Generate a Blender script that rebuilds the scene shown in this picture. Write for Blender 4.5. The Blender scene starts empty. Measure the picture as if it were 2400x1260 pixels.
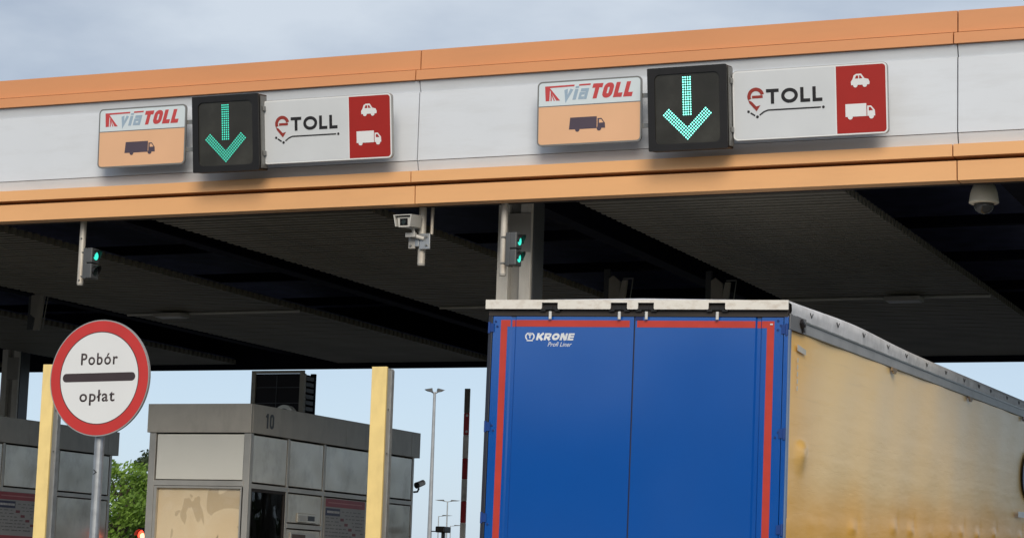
import bpy, bmesh, math, random
from mathutils import Vector, Matrix
S = bpy.context.scene
C = S.collection
R = math.radians
rnd = random.Random(7)

# ------------------------------------------------------------------ camera
F, YAW, PITCH, ROLL = 5113.4 / 2400 * 36, R(23.297), R(8.2525), R(1.836)
cam = bpy.data.objects.new('camera', bpy.data.cameras.new('camera'))
C.objects.link(cam)
v = Vector((-math.sin(YAW) * math.cos(PITCH), math.cos(YAW) * math.cos(PITCH), math.sin(PITCH)))
r0 = Vector((math.cos(YAW), math.sin(YAW), 0)); u0 = r0.cross(v)
rr = r0 * math.cos(ROLL) + u0 * math.sin(ROLL); uu = -r0 * math.sin(ROLL) + u0 * math.cos(ROLL)
M = Matrix((rr, uu, -v)).transposed().to_4x4(); M.translation = (0, 0, 1.75)
cam.matrix_world = M
cam.data.sensor_width = 36; cam.data.lens = F
cam.data.clip_start = 0.1; cam.data.clip_end = 3000
S.camera = cam

# ------------------------------------------------------------------ light
SUN_EL, SUN_AZ = R(27), R(156)          # azimuth of the sun measured clockwise from +Y: behind the camera
w = bpy.data.worlds.new('World'); S.world = w; w.use_nodes = True
nt = w.node_tree; N = nt.nodes; L = nt.links; N.clear()
out = N.new('ShaderNodeOutputWorld')
sky = N.new('ShaderNodeTexSky'); sky.sky_type = 'NISHITA'; sky.sun_disc = False
sky.sun_elevation = SUN_EL; sky.sun_rotation = SUN_AZ; sky.air_density = 1.0; sky.dust_density = 1.0; sky.ozone_density = 2.0
bg1 = N.new('ShaderNodeBackground'); bg1.inputs[1].default_value = 0.13
L.new(sky.outputs[0], bg1.inputs[0])
bg2 = N.new('ShaderNodeBackground'); bg2.inputs[1].default_value = 1.0
tc = N.new('ShaderNodeTexCoord'); mp = N.new('ShaderNodeMapping'); mp.inputs['Scale'].default_value = (1.0, 1.0, 2.6)
mp.inputs['Location'].default_value = (0.35, 0.1, 0.2)
L.new(tc.outputs['Generated'], mp.inputs[0])
no = N.new('ShaderNodeTexNoise'); no.inputs['Scale'].default_value = 4.6; no.inputs['Detail'].default_value = 7; no.inputs['Roughness'].default_value = 0.52
L.new(mp.outputs[0], no.inputs['Vector'])
cr = N.new('ShaderNodeValToRGB')
cr.color_ramp.elements[0].position = 0.40; cr.color_ramp.elements[0].color = (0.29, 0.345, 0.435, 1)
cr.color_ramp.elements[1].position = 0.68; cr.color_ramp.elements[1].color = (0.52, 0.57, 0.63, 1)
L.new(no.outputs[0], cr.inputs[0])
sx = N.new('ShaderNodeSeparateXYZ'); L.new(tc.outputs['Generated'], sx.inputs[0])
lo_ = N.new('ShaderNodeMapRange'); lo_.interpolation_type = 'SMOOTHSTEP'; lo_.inputs[1].default_value = 0.06; lo_.inputs[2].default_value = 0.22; L.new(sx.outputs[2], lo_.inputs[0])
mc = N.new('ShaderNodeMix'); mc.data_type = 'RGBA'; L.new(lo_.outputs[0], mc.inputs[0]); mc.inputs[6].default_value = (0.425, 0.525, 0.655, 1); L.new(cr.outputs[0], mc.inputs[7]); L.new(mc.outputs[2], bg2.inputs[0])
mr = N.new('ShaderNodeMapRange'); mr.interpolation_type = 'SMOOTHSTEP'
mr.inputs[1].default_value = 0.07; mr.inputs[2].default_value = 0.24; mr.inputs[3].default_value = 0.80; mr.inputs[4].default_value = 0.93
L.new(sx.outputs[2], mr.inputs[0])
mx = N.new('ShaderNodeMixShader'); L.new(mr.outputs[0], mx.inputs[0]); L.new(bg1.outputs[0], mx.inputs[1]); L.new(bg2.outputs[0], mx.inputs[2])
L.new(mx.outputs[0], out.inputs[0])
sd = bpy.data.lights.new('sun', 'SUN'); sd.energy = 2.1; sd.angle = R(32); sd.color = (1.0, 0.90, 0.76)
so = bpy.data.objects.new('sun', sd); C.objects.link(so)
sv = Vector((math.sin(SUN_AZ) * math.cos(SUN_EL), math.cos(SUN_AZ) * math.cos(SUN_EL), math.sin(SUN_EL)))
so.rotation_euler = sv.to_track_quat('Z', 'Y').to_euler(); so.location = (-10, -20, 30)
S.view_settings.view_transform = 'Standard'; S.view_settings.look = 'None'
S.view_settings.gamma = 1; S.view_settings.exposure = 0.32; S.view_settings.use_curve_mapping = False
S.render.engine = 'CYCLES'

# ------------------------------------------------------------------ materials
def lin(r, g, b):
    f = lambda c: (c / 255 / 12.92) if c / 255 <= 0.04045 else ((c / 255 + 0.055) / 1.055) ** 2.4
    return (f(r), f(g), f(b), 1)
MATS = {}
def mat(name, col, rough=0.5, metal=0.0, var=0.12, scale=3.0, bump=0.0, bscale=40.0, spec=0.5, coat=0.0, emit=None, estr=0.0, ior=1.5,
        dirt=None, dirt_amt=0.0, dscale=(1, 1, 1), warp=0.0, warp_scale=1.5):
    if name in MATS: return MATS[name]
    m = bpy.data.materials.new(name); m.use_nodes = True
    n = m.node_tree.nodes; l = m.node_tree.links; b = n['Principled BSDF']
    if len(col) == 3: col = (*col, 1)
    b.inputs['Roughness'].default_value = rough; b.inputs['Metallic'].default_value = metal
    b.inputs['Specular IOR Level'].default_value = spec; b.inputs['Coat Weight'].default_value = coat; b.inputs['IOR'].default_value = ior
    t = n.new('ShaderNodeTexCoord'); nz = n.new('ShaderNodeTexNoise'); nz.inputs['Scale'].default_value = scale; nz.inputs['Detail'].default_value = 6
    l.new(t.outputs['Object'], nz.inputs['Vector'])
    ra = n.new('ShaderNodeValToRGB'); e = ra.color_ramp.elements
    e[0].position = 0.3; e[1].position = 0.7
    e[0].color = tuple(c * (1 - var) for c in col[:3]) + (1,); e[1].color = tuple(min(1, c * (1 + var)) for c in col[:3]) + (1,)
    l.new(nz.outputs[0], ra.inputs[0]); src = ra.outputs[0]
    if dirt:
        mpn = n.new('ShaderNodeMapping'); mpn.inputs['Scale'].default_value = dscale; l.new(t.outputs['Object'], mpn.inputs[0])
        n2 = n.new('ShaderNodeTexNoise'); n2.inputs['Scale'].default_value = 2.2; n2.inputs['Detail'].default_value = 8; n2.inputs['Roughness'].default_value = 0.65
        l.new(mpn.outputs[0], n2.inputs['Vector'])
        r2 = n.new('ShaderNodeMapRange'); r2.inputs[1].default_value = 0.48; r2.inputs[2].default_value = 0.78; r2.inputs[4].default_value = dirt_amt
        l.new(n2.outputs[0], r2.inputs[0])
        mi = n.new('ShaderNodeMix'); mi.data_type = 'RGBA'; l.new(r2.outputs[0], mi.inputs[0]); l.new(src, mi.inputs[6]); mi.inputs[7].default_value = (*dirt[:3], 1)
        src = mi.outputs[2]
    l.new(src, b.inputs['Base Color'])
    prev = None
    if bump:
        bn = n.new('ShaderNodeBump'); bn.inputs['Strength'].default_value = bump; bn.inputs['Distance'].default_value = 0.004
        n3 = n.new('ShaderNodeTexNoise'); n3.inputs['Scale'].default_value = bscale; n3.inputs['Detail'].default_value = 4; l.new(t.outputs['Object'], n3.inputs['Vector'])
        l.new(n3.outputs[0], bn.inputs['Height']); prev = bn
    if warp:
        b2 = n.new('ShaderNodeBump'); b2.inputs['Strength'].default_value = 1.0; b2.inputs['Distance'].default_value = warp
        n4 = n.new('ShaderNodeTexNoise'); n4.inputs['Scale'].default_value = warp_scale; n4.inputs['Detail'].default_value = 1; l.new(t.outputs['Object'], n4.inputs['Vector'])
        l.new(n4.outputs[0], b2.inputs['Height'])
        if prev: l.new(prev.outputs[0], b2.inputs['Normal'])
        prev = b2
    if prev: l.new(prev.outputs[0], b.inputs['Normal'])
    if emit:
        b.inputs['Emission Color'].default_value = (*emit[:3], 1); b.inputs['Emission Strength'].default_value = estr
    MATS[name] = m; return m

M_OR2 = mat('light_orange_cladding', (0.78, 0.42, 0.185), 0.42, var=0.03, scale=0.8, dirt=(0.45, 0.24, 0.12), dirt_amt=0.16, dscale=(0.5, 0.5, 3), warp=0.004, warp_scale=0.7)
M_OR = mat('orange_cladding', (0.63, 0.275, 0.115), 0.42, var=0.03, scale=0.8, dirt=(0.42, 0.20, 0.10), dirt_amt=0.16, dscale=(0.5, 0.5, 3), warp=0.004, warp_scale=0.7)
M_WH = mat('light_grey_cladding', (0.63, 0.665, 0.71), 0.38, var=0.03, scale=0.8, dirt=(0.30, 0.28, 0.25), dirt_amt=0.18, dscale=(0.6, 0.6, 3), warp=0.004, warp_scale=0.7)
M_GAP = mat('dark_joint', (0.02, 0.012, 0.01), 0.8)
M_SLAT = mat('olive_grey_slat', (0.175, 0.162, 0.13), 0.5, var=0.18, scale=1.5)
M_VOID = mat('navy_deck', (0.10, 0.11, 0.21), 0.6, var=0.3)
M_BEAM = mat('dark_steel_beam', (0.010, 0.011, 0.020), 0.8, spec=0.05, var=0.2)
M_COL = mat('white_painted_steel', (0.70, 0.67, 0.61), 0.5, var=0.06, dirt=(0.28, 0.22, 0.16), dirt_amt=0.45, dscale=(3, 3, 0.7))
M_COLG = mat('grey_painted_steel', (0.36, 0.345, 0.32), 0.5, var=0.08)
M_PIPE = mat('galvanised_pipe', (0.50, 0.47, 0.42), 0.45, metal=0.2, var=0.08, scale=12, dirt=(0.30, 0.20, 0.12), dirt_amt=0.5, dscale=(8, 8, 1.2))
M_GALV = mat('galvanised_steel', (0.34, 0.36, 0.38), 0.42, metal=0.6, var=0.15, scale=14)
M_YEL = mat('yellow_post_paint', (0.86, 0.66, 0.27), 0.5, var=0.06, scale=5, dirt=(0.42, 0.30, 0.14), dirt_amt=0.3, dscale=(3, 3, 1))
M_SIGNW = mat('white_sheeting', (0.72, 0.735, 0.74), 0.35, var=0.03, scale=2)
M_SIGNW2 = mat('pale_blue_white_sheeting', (0.60, 0.67, 0.70), 0.35, var=0.03, scale=2)
M_PEACH = mat('peach_sheeting', (0.72, 0.42, 0.24), 0.35, var=0.03, scale=2)
M_RED = mat('red_sheeting', (0.34, 0.010, 0.005), 0.5, var=0.05, scale=3)
M_RED2 = mat('sign_red', (0.52, 0.035, 0.03), 0.35, var=0.06, scale=4)
M_EDGE = mat('aluminium_edge', (0.22, 0.22, 0.21), 0.4, metal=0.5, var=0.1)
M_LRED = mat('letter_red', (0.50, 0.055, 0.055), 0.4, var=0.04)
M_LBLU = mat('letter_pale_blue', (0.30, 0.40, 0.50), 0.4, var=0.04)
M_LBLK = mat('letter_black', (0.015, 0.013, 0.014), 0.4, var=0.1)
M_LBRN = mat('letter_brown_black', (0.045, 0.03, 0.032), 0.4, var=0.1)
M_PICT = mat('pictogram_purple_brown', (0.07, 0.05, 0.07), 0.4, var=0.05)
M_DRED = mat('letter_dark_red', (0.27, 0.03, 0.02), 0.4, var=0.05)
M_BOX = mat('black_housing', (0.008, 0.007, 0.007), 0.45, var=0.2, scale=6)
M_SCR = mat('signal_screen', (0.035, 0.034, 0.030), 0.22, var=0.22, scale=2.5, warp=0.006, warp_scale=1.2, dirt=(0.08, 0.08, 0.07), dirt_amt=0.4, dscale=(1.3, 1.3, 1.3))
M_LED = mat('green_led', (0.02, 0.3, 0.2), 0.4, emit=(0.05, 0.72, 0.52), estr=1.3)
M_LED2 = mat('green_led_bright', (0.02, 0.3, 0.2), 0.4, emit=(0.22, 1.0, 0.80), estr=3.0)
M_GL = mat('green_signal_lens', (0.02, 0.3, 0.2), 0.3, emit=(0.05, 0.80, 0.62), estr=0.95)
M_RL = mat('red_signal_lens', (0.4, 0.02, 0.01), 0.3, emit=(1.0, 0.06, 0.03), estr=3.0)
M_RC = mat('red_signal_core', (0.4, 0.1, 0.05), 0.3, emit=(1.0, 0.42, 0.2), estr=3.0)
M_DARKLENS = mat('unlit_lens', (0.02, 0.03, 0.03), 0.2)
M_DGREY = mat('dark_grey_plastic', (0.07, 0.075, 0.08), 0.5, var=0.15)
M_CAMW = mat('camera_white', (0.50, 0.49, 0.46), 0.4, var=0.05)
M_GLASSB = mat('black_glass', (0.008, 0.008, 0.01), 0.08)
M_DOME = mat('dome_cream', (0.80, 0.74, 0.60), 0.4, var=0.06)
M_TRUNK = mat('bark', (0.09, 0.07, 0.05), 0.9, var=0.3, scale=8)
M_ASPH = mat('asphalt', (0.055, 0.055, 0.056), 0.9, var=0.2, scale=0.6, bump=0.5, bscale=60)
M_GRASS = mat('grass_ground', (0.06, 0.09, 0.03), 0.95, var=0.35, scale=0.15)
M_CONC = mat('concrete', (0.30, 0.29, 0.27), 0.8, var=0.15, scale=2)
M_RUB = mat('rubber', (0.02, 0.02, 0.02), 0.8)
# booth
M_PAR = mat('grey_parapet_aluminium', (0.47, 0.44, 0.385), 0.45, metal=0.1, var=0.06, scale=4, dirt=(0.12, 0.11, 0.10), dirt_amt=0.3, dscale=(2, 2, 0.8))
M_PAN = mat('brushed_grey_panel', (0.62, 0.59, 0.52), 0.22, metal=0.3, var=0.08, scale=2, warp=0.016, warp_scale=1.4, dirt=(0.16, 0.155, 0.14), dirt_amt=0.55, dscale=(1.4, 1.4, 1.0))
M_PANW = mat('white_fascia_panel', (0.80, 0.79, 0.72), 0.4, var=0.03, scale=1.5)
M_MUL = mat('aluminium_mullion', (0.46, 0.44, 0.40), 0.4, metal=0.4, var=0.1)
M_ROOF = mat('booth_roof', (0.10, 0.10, 0.10), 0.8)
# trailer
M_BLUE = mat('blue_door_paint', (0.004, 0.080, 0.36), 0.10, var=0.02, scale=2.5, ior=1.75, dirt=(0.02, 0.08, 0.30), dirt_amt=0.08, dscale=(1.2, 1.2, 0.5))
M_TAPE = mat('red_reflective_tape', (0.48, 0.045, 0.028), 0.35, var=0.08, scale=8)
M_TOPW = mat('worn_white_header', (0.74, 0.71, 0.65), 0.45, var=0.03, scale=6, dirt=(0.36, 0.26, 0.18), dirt_amt=0.6, dscale=(5, 1, 9))
M_SEAL = mat('dark_header_seal', (0.03, 0.024, 0.022), 0.7, var=0.2)
M_RAIL = mat('grey_side_rail', (0.34, 0.34, 0.34), 0.45, metal=0.1, var=0.12, scale=3, dirt=(0.12, 0.12, 0.12), dirt_amt=0.4, dscale=(1, 1, 4))
M_ROOFT = mat('white_roof_tarp', (0.68, 0.68, 0.69), 0.6, var=0.10, scale=5, dirt=(0.20, 0.20, 0.21), dirt_amt=0.6, dscale=(2, 1.5, 2))

# ------------------------------------------------------------------ helpers
class MB:
    def __init__(s): s.v = []; s.f = []
    def box(s, x0, x1, y0, y1, z0, z1):
        b = len(s.v)
        s.v += [(x0, y0, z0), (x1, y0, z0), (x1, y1, z0), (x0, y1, z0), (x0, y0, z1), (x1, y0, z1), (x1, y1, z1), (x0, y1, z1)]
        s.f += [tuple(b + i for i in f) for f in ((3, 2, 1, 0), (4, 5, 6, 7), (0, 1, 5, 4), (1, 2, 6, 5), (2, 3, 7, 6), (3, 0, 4, 7))]
        return s
    def prism(s, pts, t, fn):      # pts 2D outline ccw, extruded by t; fn(u, v, d) -> xyz
        b = len(s.v); n = len(pts)
        s.v += [fn(u, q, 0) for u, q in pts] + [fn(u, q, t) for u, q in pts]
        s.f.append(tuple(b + i for i in range(n))); s.f.append(tuple(b + n + i for i in reversed(range(n))))
        for i in range(n):
            j = (i + 1) % n; s.f.append((b + j, b + i, b + n + i, b + n + j))
        return s
    def tube(s, p0, p1, r0, r1=None, n=12, caps=True):
        r1 = r0 if r1 is None else r1
        p0, p1 = Vector(p0), Vector(p1); d = (p1 - p0).normalized()
        a = d.orthogonal().normalized(); c = d.cross(a); b = len(s.v)
        for p, r in ((p0, r0), (p1, r1)):
            for i in range(n):
                t = 2 * math.pi * i / n; s.v.append(tuple(p + a * (r * math.cos(t)) + c * (r * math.sin(t))))
        for i in range(n):
            j = (i + 1) % n; s.f.append((b + i, b + j, b + n + j, b + n + i))
        if caps: s.f.append(tuple(b + i for i in reversed(range(n)))); s.f.append(tuple(b + n + i for i in range(n)))
        return s
    def lathe(s, c, prof, n=24):   # prof [(r, z)] about vertical axis at c
        b = len(s.v); k = len(prof)
        for r, z in prof:
            for i in range(n):
                t = 2 * math.pi * i / n; s.v.append((c[0] + r * math.cos(t), c[1] + r * math.sin(t), c[2] + z))
        for a in range(k - 1):
            for i in range(n):
                j = (i + 1) % n; s.f.append((b + a * n + i, b + a * n + j, b + (a + 1) * n + j, b + (a + 1) * n + i))
        s.f.append(tuple(b + i for i in reversed(range(n)))); s.f.append(tuple(b + (k - 1) * n + i for i in range(n)))
        return s
    def mesh(s, name):
        me = bpy.data.meshes.new(name); me.from_pydata(s.v, [], s.f)
        bm = bmesh.new(); bm.from_mesh(me); bmesh.ops.recalc_face_normals(bm, faces=bm.faces); bm.to_mesh(me); bm.free()
        return me
    def build(s, name, m, parent=None, bevel=0.0, smooth=False, kind=None, label=None):
        me = s.mesh(name); return link(name, me, m, parent, bevel, smooth, kind, label)
def link(name, me, m, parent=None, bevel=0.0, smooth=False, kind=None, label=None):
    if m is not None and not me.materials: me.materials.append(m)
    if smooth:
        for p in me.polygons: p.use_smooth = True
    o = bpy.data.objects.new(name, me); C.objects.link(o)
    if parent is not None: o.parent = parent
    if bevel:
        bv = o.modifiers.new('bevel', 'BEVEL'); bv.width = bevel; bv.segments = 2; bv.limit_method = 'ANGLE'
    if kind: o['kind'] = kind
    if label: o['label'] = label
    return o
def thing(name, loc, label, cat, group=None, rot=(0, 0, 0)):
    o = bpy.data.objects.new(name, None); C.objects.link(o); o.location = loc; o.rotation_euler = rot; o.empty_display_size = 0.2
    o['label'] = label; o['category'] = cat
    if group: o['group'] = group
    return o
def tag(o, label, cat, group=None):
    o['label'] = label; o['category'] = cat
    if group: o['group'] = group
    return o
def dup(root, loc, label, group=None, rot=None):
    r = root.copy(); C.objects.link(r); r.location = loc; r['label'] = label
    if group: r['group'] = group
    if rot is not None: r.rotation_euler = rot
    for ch in root.children:
        c = ch.copy(); C.objects.link(c); c.parent = r
        for g in ch.children:
            d = g.copy(); C.objects.link(d); d.parent = c
    return r
def front(y0):   # sign plane facing -Y; depth d grows towards the viewer
    return lambda u, q, d: (u, y0 - d, q)
def side(x0):    # plane facing +X
    return lambda u, q, d: (x0 + d, u, q)
def rrect(x0, y0, x1, y1, r, n=5):
    P = []
    for cx, cy, a0 in ((x1 - r, y0 + r, -90), (x1 - r, y1 - r, 0), (x0 + r, y1 - r, 90), (x0 + r, y0 + r, 180)):
        for i in range(n + 1):
            a = R(a0 + 90 * i / n); P.append((cx + r * math.cos(a), cy + r * math.sin(a)))
    return P
def disc(cx, cy, r, n=20): return [(cx + r * math.cos(2 * math.pi * i / n), cy + r * math.sin(2 * math.pi * i / n)) for i in range(n)]
def ribbon(pts, wd):
    n = len(pts); Lp = []; Rp = []
    for i, p in enumerate(pts):
        a = Vector(pts[max(0, i - 1)]); b = Vector(pts[min(n - 1, i + 1)]); p = Vector(p)
        if 0 < i < n - 1:
            d1 = (p - a).normalized(); d2 = (b - p).normalized(); t = (d1 + d2).normalized(); nrm = Vector((-t.y, t.x)); k = max(0.45, nrm.dot(Vector((-d1.y, d1.x))))
        else:
            t = (b - a).normalized(); nrm = Vector((-t.y, t.x)); k = 1
        Lp.append(tuple(p + nrm * wd / 2 / k)); Rp.append(tuple(p - nrm * wd / 2 / k))
    return Rp + Lp[::-1]
def plate(name, polys, m, parent, fn, t=0.0015, kind=None, label=None):
    mb = MB()
    for i, p in enumerate(polys): mb.prism(p, t + i * 0.00012, fn)
    return mb.build(name, m, parent, kind=kind, label=label)
def text(name, s, m, parent, fn, x0, x1, y0, y1, t=0.0015, shear=0.0, bold=0.0, ref=None, spacing=1.0, keep=False):
    cu = bpy.data.curves.new('t', 'FONT'); cu.body = s; cu.shear = shear; cu.offset = bold; cu.size = 1; cu.resolution_u = 4; cu.space_character = spacing
    o = bpy.data.objects.new('t', cu); C.objects.link(o)
    dg = bpy.context.evaluated_depsgraph_get(); me = bpy.data.meshes.new_from_object(o.evaluated_get(dg))
    # reference cap height so that descenders and accents do not change the scale
    bpy.data.objects.remove(o)
    bm = bmesh.new(); bm.from_mesh(me); bmesh.ops.remove_doubles(bm, verts=bm.verts, dist=1e-5)
    xs = [q.co.x for q in bm.verts]; ys = [q.co.y for q in bm.verts]
    by0, by1 = (0.0, ref) if ref else (min(ys), max(ys))
    ax = (x1 - x0) / (max(xs) - min(xs)); ay = (y1 - y0) / (by1 - by0); mx0 = min(xs)
    r = bmesh.ops.extrude_face_region(bm, geom=bm.faces[:])
    new = {q for q in r['geom'] if isinstance(q, bmesh.types.BMVert)}
    for q in bm.verts:
        u = x0 + (q.co.x - mx0) * ax; z = y0 + (q.co.y - by0) * ay
        q.co = fn(u, z, t if q in new else 0.0)
    bmesh.ops.recalc_face_normals(bm, faces=bm.faces); m2 = bpy.data.meshes.new(name); bm.to_mesh(m2); bm.free()
    return link(name, m2, m, parent)

def rr_loop(x0, y0, x1, y1, r, n=4):
    P = rrect(x0, y0, x1, y1, r, n); m_ = ((x0 + x1) / 2, y0); P = P[n * 4 + 3 - n:] + P[:n * 4 + 3 - n]
    P = rrect(x0, y0, x1, y1, r, n)
    return [m_] + P + [m_]
def glyph(ch, w, h, s):
    a = s / 2; rib = lambda p, t=None: ribbon(p, t or s)
    if ch == 'T': return [rib([(0, h - a), (w, h - a)]), rib([(w / 2, 0), (w / 2, h - s)])]
    if ch == 'L': return [rib([(a, h), (a, a), (w, a)])]
    if ch == 'O': return [rib(rr_loop(a, a, w - a, h - a, min(w, h) * 0.26))]
    if ch == '0': return [rib(rr_loop(a, a, w - a, h - a, w * 0.48 - a))]
    if ch == 'Q': return [rib([(w / 2 + (w / 2 - a) * math.sin(t / 28 * 2 * math.pi), h / 2 - (h / 2 - a) * math.cos(t / 28 * 2 * math.pi)) for t in range(29)])]
    if ch == '1': return [rib([(w * .62, 0), (w * .62, h)]), rib([(w * .12, h * .76), (w * .58, h - a * .7)], s * .8)]
    if ch == 'K': return [rib([(a, 0), (a, h)]), rib([(s, h * .42), (w - a * .6, h)], s), rib([(s * 1.3, h * .52), (w - a * .4, 0)], s)]
    if ch == 'R': return [rib([(a, 0), (a, h)]), rib([(s, h - a * .8), (w - s * 1.1, h - a * .8), (w - a, h * .82), (w - a, h * .58), (w - s * 1.1, h * .42), (s, h * .42)], s * .8), rib([(w * .5, h * .40), (w - a * .6, 0)], s)]
    if ch == 'N': return [rib([(a, 0), (a, h)]), rib([(w - a, 0), (w - a, h)]), rib([(a * 1.2, h), (w - a * 1.2, 0)], s)]
    if ch == 'E': return [rib([(a, 0), (a, h)])] + [rib([(s, q), (w, q)], s * .75) for q in (a * .75, h / 2, h - a * .75)]
    if ch == 'v': h *= .80; return [rib([(a, h), (w / 2, a * .6), (w - a, h)])]
    if ch == 'i': return [rib([(w / 2, 0), (w / 2, h * .78)]), rib([(w / 2, h * .86), (w / 2, h)])]
    if ch == 'a': h *= .80; return [rib([(a * .6, h - a * .8), (w - a, h - a * .8), (w - a, 0)], s * .85), rib([(w - s, a * .8), (a, a * .8), (a, h * .55), (w - s, h * .55)], s * .75)]
def letters(name, string, m, parent, fn, x0, x1, y0, y1, s, gap=0.22, shear=0.0, widths=None, t=0.0015):
    h = y1 - y0; ws = [(widths or {}).get(c, 1.0) for c in string]; unit = (x1 - x0) / (sum(ws) + gap * (len(ws) - 1)); x = x0; polys = []
    for c, k in zip(string, ws):
        for p in glyph(c, unit * k, h, s): polys.append([(x + u + shear * q, y0 + q) for u, q in p])
        x += unit * (k + gap)
    return plate(name, polys, m, parent, fn, t, kind=None)

# ------------------------------------------------------------------ ground
g = MB().box(-600, 600, -400, 1500, -0.5, -0.02).build('ground', M_GRASS); g['kind'] = 'structure'
g = MB().box(-60, 20, -90, 220, -0.3, 0.0).build('road', M_ASPH); g['kind'] = 'structure'
for xi in (-9.4, -14.75, -20.0):
    k = MB().box(xi - 0.95, xi + 0.95, 12.0, 42.0, 0.001, 0.14).build('traffic_island', M_CONC, bevel=0.03); k['kind'] = 'structure'

# ------------------------------------------------------------------ canopy
can = thing('toll_canopy', (-15, 20, 0), 'wide flat toll plaza canopy with orange and light grey fascia and dark slatted ceiling', 'canopy')
O = Vector(can.location)
def cprof(pts, x0, x1): # pts (y,z) in world -> prism along X in canopy coordinates
    mb = MB(); mb.prism([(y - O.y, z) for y, z in pts], x1 - x0, lambda a, b, d: (x0 - O.x + d, a, b)); return mb
XF0, XF1, PIT = -9.72 - 5 * 5.6, -9.72 + 2 * 5.6, 5.6
G = 0.006
for k in range(-5, 2):
    a, b = -9.72 + k * PIT + G, -9.72 + (k + 1) * PIT - G
    cprof([(20.00, 7.04), (20.00, 7.245), (20.30, 7.275), (20.30, 7.04)], a, b).build('upper_orange_panel', M_OR, can)
    cprof([(19.945, 6.917), (19.95, 7.02), (20.00, 7.036), (20.30, 7.036), (20.30, 6.917)], a - 0.03, b - 0.03).build('upper_orange_lip', M_OR, can)
    cprof([(20.025, 6.80), (19.985, 6.913), (20.2, 6.913), (20.2, 6.80)], a, b).build('upper_grey_band', M_WH, can)
    cprof([(20.00, 6.075), (20.00, 6.795), (20.2, 6.795), (20.2, 6.075)], a, b).build('grey_panel', M_WH, can)
    cprof([(20.045, 5.955), (20.01, 6.07), (20.2, 6.07), (20.2, 5.955)], a, b).build('lower_grey_band', M_WH, can)
    cprof([(19.93, 5.836), (19.925, 5.95), (20.2, 5.95), (20.2, 5.836)], a - 0.03, b - 0.03).build('lower_orange_strip', M_OR2, can)
    cprof([(19.985, 5.617), (19.975, 5.80), (20.16, 5.80), (20.16, 5.617)], a, b).build('lower_orange_panel', M_OR2, can)
    cprof([(36.0, 5.67), (36.0, 7.2), (35.8, 7.2), (35.8, 5.67)], a, b).build('rear_fascia_panel', M_OR, can)
MB().box(XF0 - O.x, XF1 - O.x, 0.205, 0.32, 5.63, 7.0).build('backing_frame', M_GAP, can)
MB().box(XF0 + 0.06 - O.x, XF1 - 0.06 - O.x, 0.33, 15.78, 6.75, 6.95).build('roof_deck', M_VOID, can)
MB().box(XF0 + 0.06 - O.x, XF1 - 0.06 - O.x, 15.6, 15.78, 5.62, 6.74).build('rear_edge_beam', M_BEAM, can)
MB().box(XF0 + 0.06 - O.x, XF1 - 0.06 - O.x, 0.325, 0.42, 5.72, 6.74).build('front_edge_beam', M_BEAM, can)
# deep girders along the canopy and cross beams
for xg in (-9.13, -14.4, -19.65, -24.9, -30.1, -3.9, 1.2):
    m = MB(); m.box(xg - 0.11 - O.x, xg + 0.11 - O.x, 0.43, 15.58, 5.86, 5.89); m.box(xg - 0.11 - O.x, xg + 0.11 - O.x, 0.43, 15.58, 6.25, 6.28); m.box(xg - 0.01 - O.x, xg + 0.01 - O.x, 0.43, 15.58, 5.892, 6.248)
    m.build('girder', M_BEAM, can)
for yb in (23.6, 26.4, 29.2, 32.0):
    m = MB(); m.box(XF0 + 0.06 - O.x, XF1 - 0.06 - O.x, yb - O.y, yb + 0.14 - O.y, 6.30, 6.42); m.build('cross_beam', M_BEAM, can)
FIELDS = [(-29.3, -26.1), (-23.95, -20.85), (-18.69, -15.65), (-13.35, -10.62), (-8.21, -5.39), (-2.95, -0.15)]
SP = 0.157
cache = {}
rest = MB()
ns = 0
for (x0, x1) in FIELDS:
    for i in range(98):
        y = 20.47 + i * SP
        if y > 35.5: break
        if -24 < x0 < -3.1 and i < 72:
            me = cache.get((x0, i % 3))
            if me is None:
                mb = MB(); dz = (i % 3) * 0.0015; wv = x1 - x0
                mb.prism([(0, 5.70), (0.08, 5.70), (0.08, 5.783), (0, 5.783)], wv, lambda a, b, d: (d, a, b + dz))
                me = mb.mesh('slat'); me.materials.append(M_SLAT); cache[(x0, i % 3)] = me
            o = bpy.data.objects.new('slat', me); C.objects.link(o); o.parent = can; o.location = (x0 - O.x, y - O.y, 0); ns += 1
        else:
            rest.prism([(y - O.y, 5.70), (y + 0.08 - O.y, 5.70), (y + 0.08 - O.y, 5.783), (y - O.y, 5.783)], x1 - x0, lambda a, b, d, x0=x0: (x0 - O.x + d, a, b))
cprof([(20.32, 5.7), (20.32, 7.1), (35.79, 7.1), (35.79, 5.7)], XF1 - 0.05, XF1).build('end_fascia_panel', M_OR, can)
cprof([(20.32, 5.7), (20.32, 7.1), (35.79, 7.1), (35.79, 5.7)], XF0, XF0 + 0.05).build('end_fascia_panel', M_OR, can)
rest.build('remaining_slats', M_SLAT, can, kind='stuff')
for (x0, x1) in FIELDS:
    MB().box(x0 + 0.05 - O.x, x1 - 0.05 - O.x, 0.45, 15.5, 5.80, 5.815).build('slat_backing', M_VOID, can)
for x0, x1 in ((-18.6, -15.6), (-13.3, -10.6), (-8.2, -5.4)):
    MB().tube((x0 - O.x, 28.3 - O.y, 5.682), (x1 - O.x, 28.3 - O.y, 5.680), 0.020, n=8).build('conduit', mat('conduit_light_grey', (0.55, 0.54, 0.5), 0.5), can)
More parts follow.
